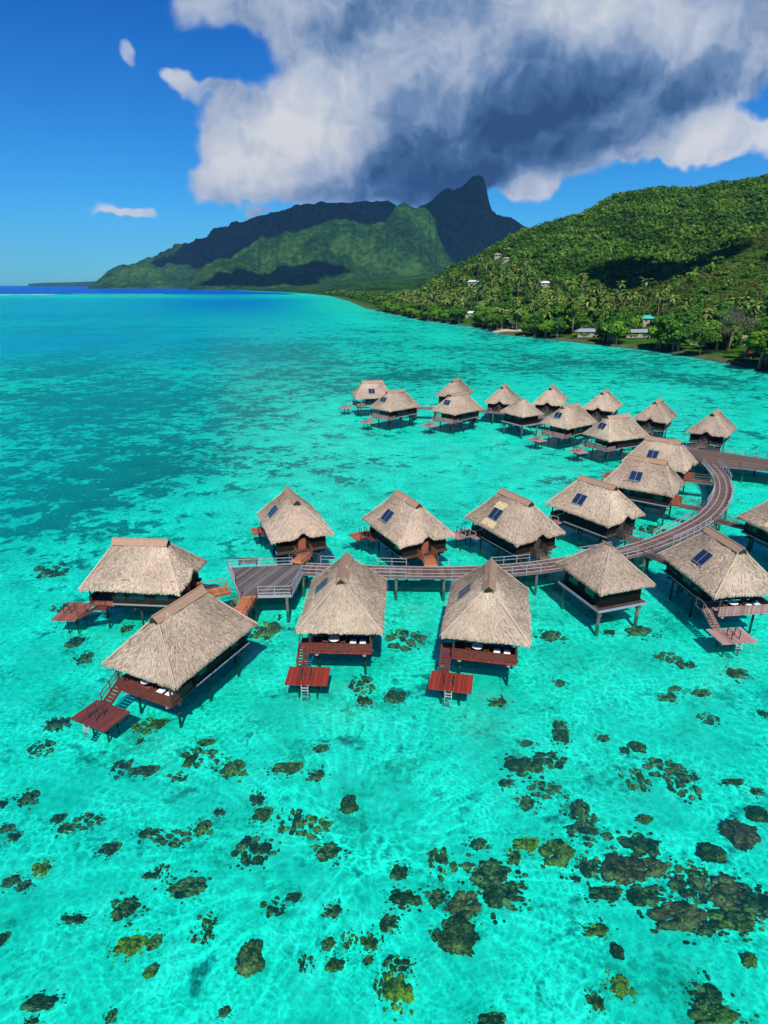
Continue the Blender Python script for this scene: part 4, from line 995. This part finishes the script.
HOUSES = [ # px, py, w, d, h, rot, roof colour, label
 (512,317,16,10,4,10,'hroof_white','white roofed house behind the sandy beach'),
 (471,317,9,6,3.5,-10,'hroof_white','small white house left of the sandy beach'),
 (586,337,11,6,3.5,0,'hroof_grey','low grey roofed house right of the tall feathery tree'),
 (637,337,15,7,3.2,5,'hroof_grey','long grey roofed shed beside the teal roofs'),
 (668,333,11,9,4,20,'hroof_teal','teal roofed house near the shore, larger of two'),
 (646,325,7,7,4,0,'hroof_teal','smaller teal roofed house further back from the shore'),
 (697,344,7,6,4,-15,'hroof_grey','grey house half hidden under the bare tree'),
 (745,345,8,6,3.5,10,'hroof_tan','tan roofed house at the right edge of the shore'),
 (748,358,3.5,3,2.6,30,'hroof_red','tiny red roofed boat shed at the waterline on the right'),
 (507,328,5,3.5,2.6,0,'hroof_grey','grey beach shelter on the sandy beach'),
 (498,258,9,7,4,0,'hroof_tan','tan house high on the slope beside the dirt track'),
 (506,262,7,6,3.5,0,'hroof_tan','lower tan house on the slope beside the dirt track'),
 (473,285,11,7,3.5,0,'hroof_white','small white house at the foot of the hill'),
 (545,287,8,6,3.5,0,'hroof_white','pale house at the dark foot of the hill'),
]
for k, c in {'hroof_white': (.50,.51,.53), 'hroof_grey': (.22,.24,.27), 'hroof_teal': (.05,.36,.30), 'hroof_tan': (.26,.20,.14), 'hroof_red': (.45,.08,.04), 'hwall': (.28, .25, .21)}.items(): M[k] = simple(k, c, .6, .12, 1.5)
hp = []
def find_ground(px, py):
    x, y, z = ray(px, py); t = 240/y
    while t*y < 1500:
        if t*x > shore_x(t*y)+1 and H+t*z <= height(t*x, t*y): return t*x, t*y
        t *= 1.004
    return at(px, py, 1.5)
for (px, py, w_, d_, h_, rz, rf, lab) in HOUSES:
    x, y = find_ground(px, py); x = max(x, float(shore_x(y))+ (2 if 'boat shed' in lab else 6)); z = max(1.3, height(x, y)); hp.append((x, y, max(w_, d_)*(1.8 if 'teal' in rf else 1.15)))
    root = empty('house', (x, y, z+(1.6 if 'teal' in rf else .8)), R(rz)); root.scale = (1.25, 1.25, 1.25); tag(root, lab, 'house', None)
    w = MB(); w.box(-w_/2, w_/2, -d_/2, d_/2, -3.5, h_*.62); wo = w.build('wall', M['hwall'], root)
    for k in range(max(1, int(w_/4))):
        g = MB(); xx = -w_/2+1.2+k*3.6; g.box(xx, xx+1.3, -d_/2-.05, -d_/2, .7, 1.9); g.build('window', M['glass'], wo)
    r_ = MB(); e = .7; z0, z1 = h_*.6, h_*1.05
    A = [(-w_/2-e,-d_/2-e,z0),(w_/2+e,-d_/2-e,z0),(w_/2+e,d_/2+e,z0),(-w_/2-e,d_/2+e,z0)]; T0, T1 = (-w_/2+d_*.3,0,z1),(w_/2-d_*.3,0,z1)
    r_.quad(A[0],A[1],T1,T0); r_.quad(A[2],A[3],T0,T1); r_.tri(A[1],A[2],T1); r_.tri(A[3],A[0],T0); r_.quad(A[3],A[2],A[1],A[0]); r_.build('roof', M[rf], root)
house_n = len(hp); hp += spec_hp
# jetty by the boat shed
jx, jy = at(740, 361, .6); j = empty('jetty', (jx, jy, 0), R(25)); tag(j, 'small pale wooden jetty on the shore at the right', 'jetty')
q = MB(); q.box(-2.6, 2.6, -1.3, 1.3, .5, .65); q.build('deck', M['stripe'], j)
for xx in (-2.2, 2.2):
    for yy in (-1, 1): q = MB(); q.tube([(xx, yy, -1.5), (xx, yy, .5)], .12, 6); q.build('post', M['darkpile'], j)
def clear(x, y, m=2.0): return all((x-a)**2+(y-b)**2 > (c*.55+m)**2 for a, b, c in hp) and not any(0 < b-y < 75 and abs(x/y-a/b) < (c*.5+4)/b for a, b, c in hp)
beach = at(513, 328, 1.5)
for (a_, b_, c_) in hp[:10]:
    for k in range(5):
        xx_ = a_*(1-.03)+random.uniform(-.75, .75)*c_; yy2 = b_-random.uniform(5, 14)
        if xx_ < shore_x(yy2)+1 or (xx_-beach[0])**2+(yy2-beach[1])**2 < 100: continue
        place(BT[random.choice((1, 3))], xx_, yy2, random.uniform(.30, .48), 'low rounded green shrub in front of one of the shore houses', 'shrub', 'low shrubs before the shore houses')
# shore line of broadleaf trees and shrubs: individuals
cnt = 0; yy = 255.0
while yy < 900 and cnt < 150:
    yy += random.uniform(1.5, 3.4)*(1+max(0, yy-400)/260); x = float(shore_x(yy))+random.uniform(1.5, 10)
    if not clear(x, yy) or (x-beach[0])**2+(yy-beach[1])**2 < 120: continue
    k = random.choice((0, 1, 1, 2, 3, 3, 0)); place(BT[k], x, yy, random.uniform(.8, 1.6)*(1.3 if yy < 400 else 1), 'leafy green shoreline tree in the belt along the water, right of the lagoon', 'tree', 'leafy trees along the shore'); cnt += 1
cnt = 0
while cnt < 95:
    yy = random.uniform(265, 640); x = float(shore_x(yy))+random.uniform(14, 75)
    if x/yy > .66 or not clear(x, yy): continue
    k = random.choice((0, 1, 2, 3, 4, 1)); place(BT[k], x, yy, random.uniform(1.2, 2.0), 'leafy tree in the wood on the flat land behind the shoreline belt', 'tree', 'leafy trees behind the shore'); cnt += 1
cnt = 0
while cnt < 230:
    yy = 270+random.random()**1.1*600; x = float(shore_x(yy))+random.uniform(10, 130)
    if x/yy > .66 or not clear(x, yy, .5): continue
    if x/yy > .36 and random.random() < .55: continue
    place(random.choice(PT), x, yy, random.uniform(1.25, 1.95), 'coconut palm in the grove between the shore and the hill', 'palm tree', 'coconut palms of the shore grove'); cnt += 1

# forests that read as one mass
def forest(name, n, region, mat, size, leaf, per, seed, hfac=1.0, dens=None):
    r = np.random.default_rng(seed); Vs_, Fs_, Ts_ = [], [], []; off = 0; base = []
    for s_ in range(6):
        rr2 = np.random.default_rng(seed*10+s_); lob = [(rr2.normal()*.38, rr2.normal()*.38, .75+.3*rr2.random(), .45+.25*rr2.random()) for _ in range(5)]
        base.append(leaf_cloud(lob, per, leaf, seed*20+s_, .9))
    u0, u1, y0, y1 = region; k = 0; tries = 0
    while k < n and tries < n*8:
        tries += 1
        y = math.sqrt(r.uniform(y0*y0, y1*y1)); x = r.uniform(u0, u1)*y; d = x-float(shore_x(y))
        if d < 5: continue
        z = height(x, y)
        if z < 1.8 or not clear(x, y, 3): continue
        p = 1.0
        if dens: p = dens(x, y, z)
        if r.random() > p: continue
        v, f, t = base[r.integers(6)]; s_ = size*(.55+.8*r.random()); a = r.random()*6.28; c, sn = math.cos(a), math.sin(a)
        vv = np.stack([(v[:, 0]*c-v[:, 1]*sn)*s_+x, (v[:, 0]*sn+v[:, 1]*c)*s_+y, v[:, 2]*s_*hfac*(.8+.4*r.random())+z-.35*s_], 1)
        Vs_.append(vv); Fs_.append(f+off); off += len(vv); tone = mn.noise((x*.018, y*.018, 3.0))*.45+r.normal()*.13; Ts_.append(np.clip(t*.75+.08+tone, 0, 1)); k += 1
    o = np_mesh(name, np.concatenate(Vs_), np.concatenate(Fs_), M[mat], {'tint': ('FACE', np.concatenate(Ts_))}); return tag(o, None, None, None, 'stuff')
def spur_front(x, y):
    u = x/y; return (u > .34) and y < 655
def d_hill(x, y, z): return .10 if spur_front(x, y) else 1.0
def d_spur(x, y, z): return 1.0 if spur_front(x, y) and y > 440 else 0.0
forest('hill_forest', 12500, (.03, .72, 430, 1120), 'leaf_hill', 5.3, .24, 48, 5, 1.0, d_hill)
forest('hill_scrub', 5200, (.30, .72, 430, 690), 'scrub', 2.1, .30, 22, 6, .7, d_spur)
forest('lowland_wood', 2600, (-.06, .68, 285, 620), 'leaf_hill', 6.2, .18, 80, 7, .95, lambda x, y, z: 1.0 if z < 24 and not (spur_front(x, y) and y > 470) else .0)
forest('distant_wood', 4600, (-.10, .14, 560, 2300), 'leaf_hill', 8.5, .26, 40, 8, .9, lambda x, y, z: 1.0 if x-float(shore_x(y)) < 70 else .35)

# dirt track on the slope
tr = []
for px, py in ((522,242),(524,238),(521,234),(517,231)):
    x, y = find_ground(px, py); tr.append(Vector((x, y, height(x, y)+6.0)))

# ------------------------------------------------------------------ unseen clouds added above the frame to shade the mountains and hill
SUN = Vector((.05, -.85, 1.0)).normalized()
def cloud(name, cx, cy, rx, ry, alt, seed):
    """over ground point (cx, cy): the cloud hangs towards the sun"""
    v, f = ico(5); v = v.copy(); off = Vector((seed*5.0, 0, 0))
    for q in range(len(v)):
        w = Vector(v[q]); v[q] *= 1+.35*mn.noise(w*1.5+off)+.22*mn.noise(w*3.3+off)+.1*mn.noise(w*8+off)
    v[:, 2] = np.where(v[:, 2] < 0, v[:, 2]*.3, v[:, 2])
    v = v*(rx, ry, min(min(rx, ry)*.28, 150))+(cx+SUN.x/SUN.z*alt, cy+SUN.y/SUN.z*alt, alt)
    m = M.get('cloudm') or simple('cloud_white', (.85, .86, .88), 1, .04, 1, bumpy=0, spec=0); M['cloudm'] = m
    o = np_mesh(name, v, f, m, None, True); tag(o, kind='structure')
CL = [(0, 6750, 1800, 1250, 2900, 1), (1600, 6850, 1000, 1200, 2900, 4), (-700, 4230, 400, 150, 2100, 2), (262, 690, 62, 56, 560, 3)]
for k, c in enumerate(CL): cloud('shade_cloud', *c)

# ------------------------------------------------------------------ haze
HZ = True
if HZ:
    m = bpy.data.materials.new('haze'); m.use_nodes = True; n = NT(m.node_tree); n.n.remove(n.n['Principled BSDF'])
    pv = n.new('ShaderNodeVolumePrincipled'); pv.inputs['Color'].default_value = (.20, .50, 1.0, 1); pv.inputs['Density'].default_value = 2.7e-5; pv.inputs['Anisotropy'].default_value = 0
    n.l.new(pv.outputs[0], n.n['Material Output'].inputs['Volume'])
    hb = MB(); hb.box(-20100, 20100, -20100, 20100, -5, 1250); o = hb.build('haze', m); tag(o, kind='stuff')

# ------------------------------------------------------------------ sky
W = bpy.data.worlds.new('World'); S.world = W; W.use_nodes = True; n = NT(W.node_tree)
bg = n.n['Background']; sky = n.new('ShaderNodeTexSky', sky_type='NISHITA'); sky.sun_disc = False
el = math.asin(SUN.z); azs = math.atan2(SUN.x, SUN.y); sky.sun_elevation = el; sky.sun_rotation = azs
sky.air_density = 1.0; sky.dust_density = .3; sky.ozone_density = 2.0
skyc = None
dr = n.new('ShaderNodeTexCoord').outputs['Generated']; sp = n.new('ShaderNodeSeparateXYZ'); n.l.new(dr, sp.inputs[0])
yy_ = n.math('MAXIMUM', sp.outputs[1], .02); uu = n.math('DIVIDE', sp.outputs[0], yy_); vv_ = n.math('DIVIDE', sp.outputs[2], yy_)
skyc = n.mix(1.0, sky.outputs[0], n.ramp(sp.outputs[2], [(0, (.20, .72, 1.0)), (.12, (.10, .56, 1.0)), (.34, (.02, .36, .92))]), 'MULTIPLY'); skyc = n.vmath('SCALE', skyc, scale=1.45)
cb = n.new('ShaderNodeCombineXYZ'); n.l.new(uu, cb.inputs[0]); n.l.new(vv_, cb.inputs[1]); P0 = cb.outputs[0]
wz = n.noise(P0, 9, 3, .6, dims='2D').outputs[1]
PW = n.vmath('ADD', P0, n.vmath('SCALE', n.vmath('SUBTRACT', wz, (.5, .5, .5)), scale=.065))
def blob(px, py, rx, ry, amp, vec):
    u, v = uv(px, py); u1, _ = uv(px+rx, py); _, v1 = uv(px, py-ry)
    d = n.vmath('MULTIPLY', n.vmath('SUBTRACT', vec, (u, v, 0)), (1/abs(u1-u), 1/abs(v1-v), 0)); l = n.vmath('LENGTH', d)
    return n.maprange(l, 1.45, .25, 0, amp, True)
def total(lst, vec):
    s_ = None
    for b in lst:
        q = blob(*b, vec); s_ = q if s_ is None else n.math('ADD', s_, q)
    return s_
dens_b = [(265,0,95,50,.95),(340,30,80,60,.8),(255,150,62,52,1.1),(225,188,42,26,.85),(300,110,85,55,.9),(330,175,90,40,1.0),(450,100,130,85,1.2),(570,80,150,90,1.2),(500,150,110,48,1.0),
          (660,40,140,75,1.1),(740,10,100,60,1.0),(420,30,100,60,.9),(600,135,80,30,.6),(532,195,34,20,.85),(735,143,60,26,.95),(690,148,40,12,.6),(132,54,15,14,.56),(105,208,46,9,.55),(140,212,34,6,.42),(176,80,18,12,.55),(205,92,34,10,.42),(262,215,16,4,.5),(630,150,40,12,.4),(430,190,60,18,.7)]
D0 = total(dens_b, PW)
def billow(off):
    q = PW if off is None else n.vmath('ADD', PW, off)
    v_ = n.new('ShaderNodeTexVoronoi', feature='F1', voronoi_dimensions='2D', normalize=True); n.set(v_.inputs['Vector'], q)
    v_.inputs['Scale'].default_value = 13; v_.inputs['Detail'].default_value = 3.2; v_.inputs['Roughness'].default_value = .52; v_.inputs['Lacunarity'].default_value = 2.2
    return n.math('SUBTRACT', 1.0, v_.outputs['Distance'])
b0 = billow(None); b1 = billow((-.010, .011, 0))
fb = n.noise(PW, 5, 7, .58, dims='2D').outputs[0]; fb2 = n.noise(n.vmath('ADD', PW, (-.022, .024, 0)), 5, 7, .58, dims='2D').outputs[0]
dens = n.math('ADD', n.math('ADD', D0, n.math('MULTIPLY', n.math('SUBTRACT', fb, .5), 1.0)), n.math('MULTIPLY', n.math('SUBTRACT', b0, .66), .38))
alpha = n.maprange(dens, .30, .74, 0, 1, True)
relief = n.math('ADD', n.math('MULTIPLY', n.math('SUBTRACT', b0, b1), .62), n.math('MULTIPLY', n.math('SUBTRACT', fb, fb2), 1.15))
br_b = [(262,150,80,60,.50),(230,180,55,32,.20),(335,110,75,55,.30),(300,75,60,30,.15),(625,15,80,45,.36),(560,0,60,34,.2),(700,30,50,30,.2),(735,142,80,40,.7),(532,200,42,28,.55),(430,60,70,50,.22),(130,54,24,24,.35),(110,208,80,24,.5),(180,82,34,24,.3),(240,20,90,40,.22)]
dk_b = [(480,150,110,55,-.40),(590,112,110,50,-.26),(420,188,90,22,-.28),(330,204,70,14,-.14),(520,90,80,50,-.12),(700,80,70,34,-.12),(300,50,90,20,-.10)]
thin = n.maprange(dens, .95, .45, 0, .14, True)
lum = n.math('MULTIPLY', .86, n.math('ADD', n.math('ADD', n.math('ADD', total(br_b, PW), total(dk_b, PW)), n.math('ADD', .49, relief)), thin))
ccol = n.ramp(lum, [(0, (.030, .085, .22)), (.20, (.085, .19, .40)), (.38, (.23, .36, .60)), (.58, (.50, .60, .79)), (.78, (.70, .77, .90)), (1, (.97, .98, 1.0))])
# the sky texture is physically bright: bring the clouds to the same scale
ccs = n.vmath('SCALE', ccol, scale=9.0)
tot = n.mix(alpha, skyc, ccs); n.set(bg.inputs[0], tot); bg.inputs[1].default_value = .065
sl = bpy.data.lights.new('sun', 'SUN'); sl.energy = 5; sl.angle = R(.5); sl.color = (1, .96, .88); so = bpy.data.objects.new('sun', sl); COL.objects.link(so)
so.rotation_euler = SUN.to_track_quat('Z', 'Y').to_euler(); so.location = (0, -50, 200)

# ------------------------------------------------------------------ camera
cam = bpy.data.cameras.new('camera'); cam.sensor_fit = 'VERTICAL'; cam.sensor_height = 36; cam.lens = FPX/1024*36; cam.clip_start = .5; cam.clip_end = 80000
co = bpy.data.objects.new('camera', cam); COL.objects.link(co); co.location = (0, 0, H); co.rotation_euler = (math.pi/2-TH, 0, 0); S.camera = co
S.render.resolution_x = 768; S.render.resolution_y = 1024
S.view_settings.view_transform = 'Standard'; S.view_settings.look = 'None'; S.view_settings.exposure = .35; S.view_settings.gamma = 1
S.render.engine = 'CYCLES'; S.cycles.transparent_max_bounces = 12; S.cycles.volume_bounces = 0; S.cycles.max_bounces = 6
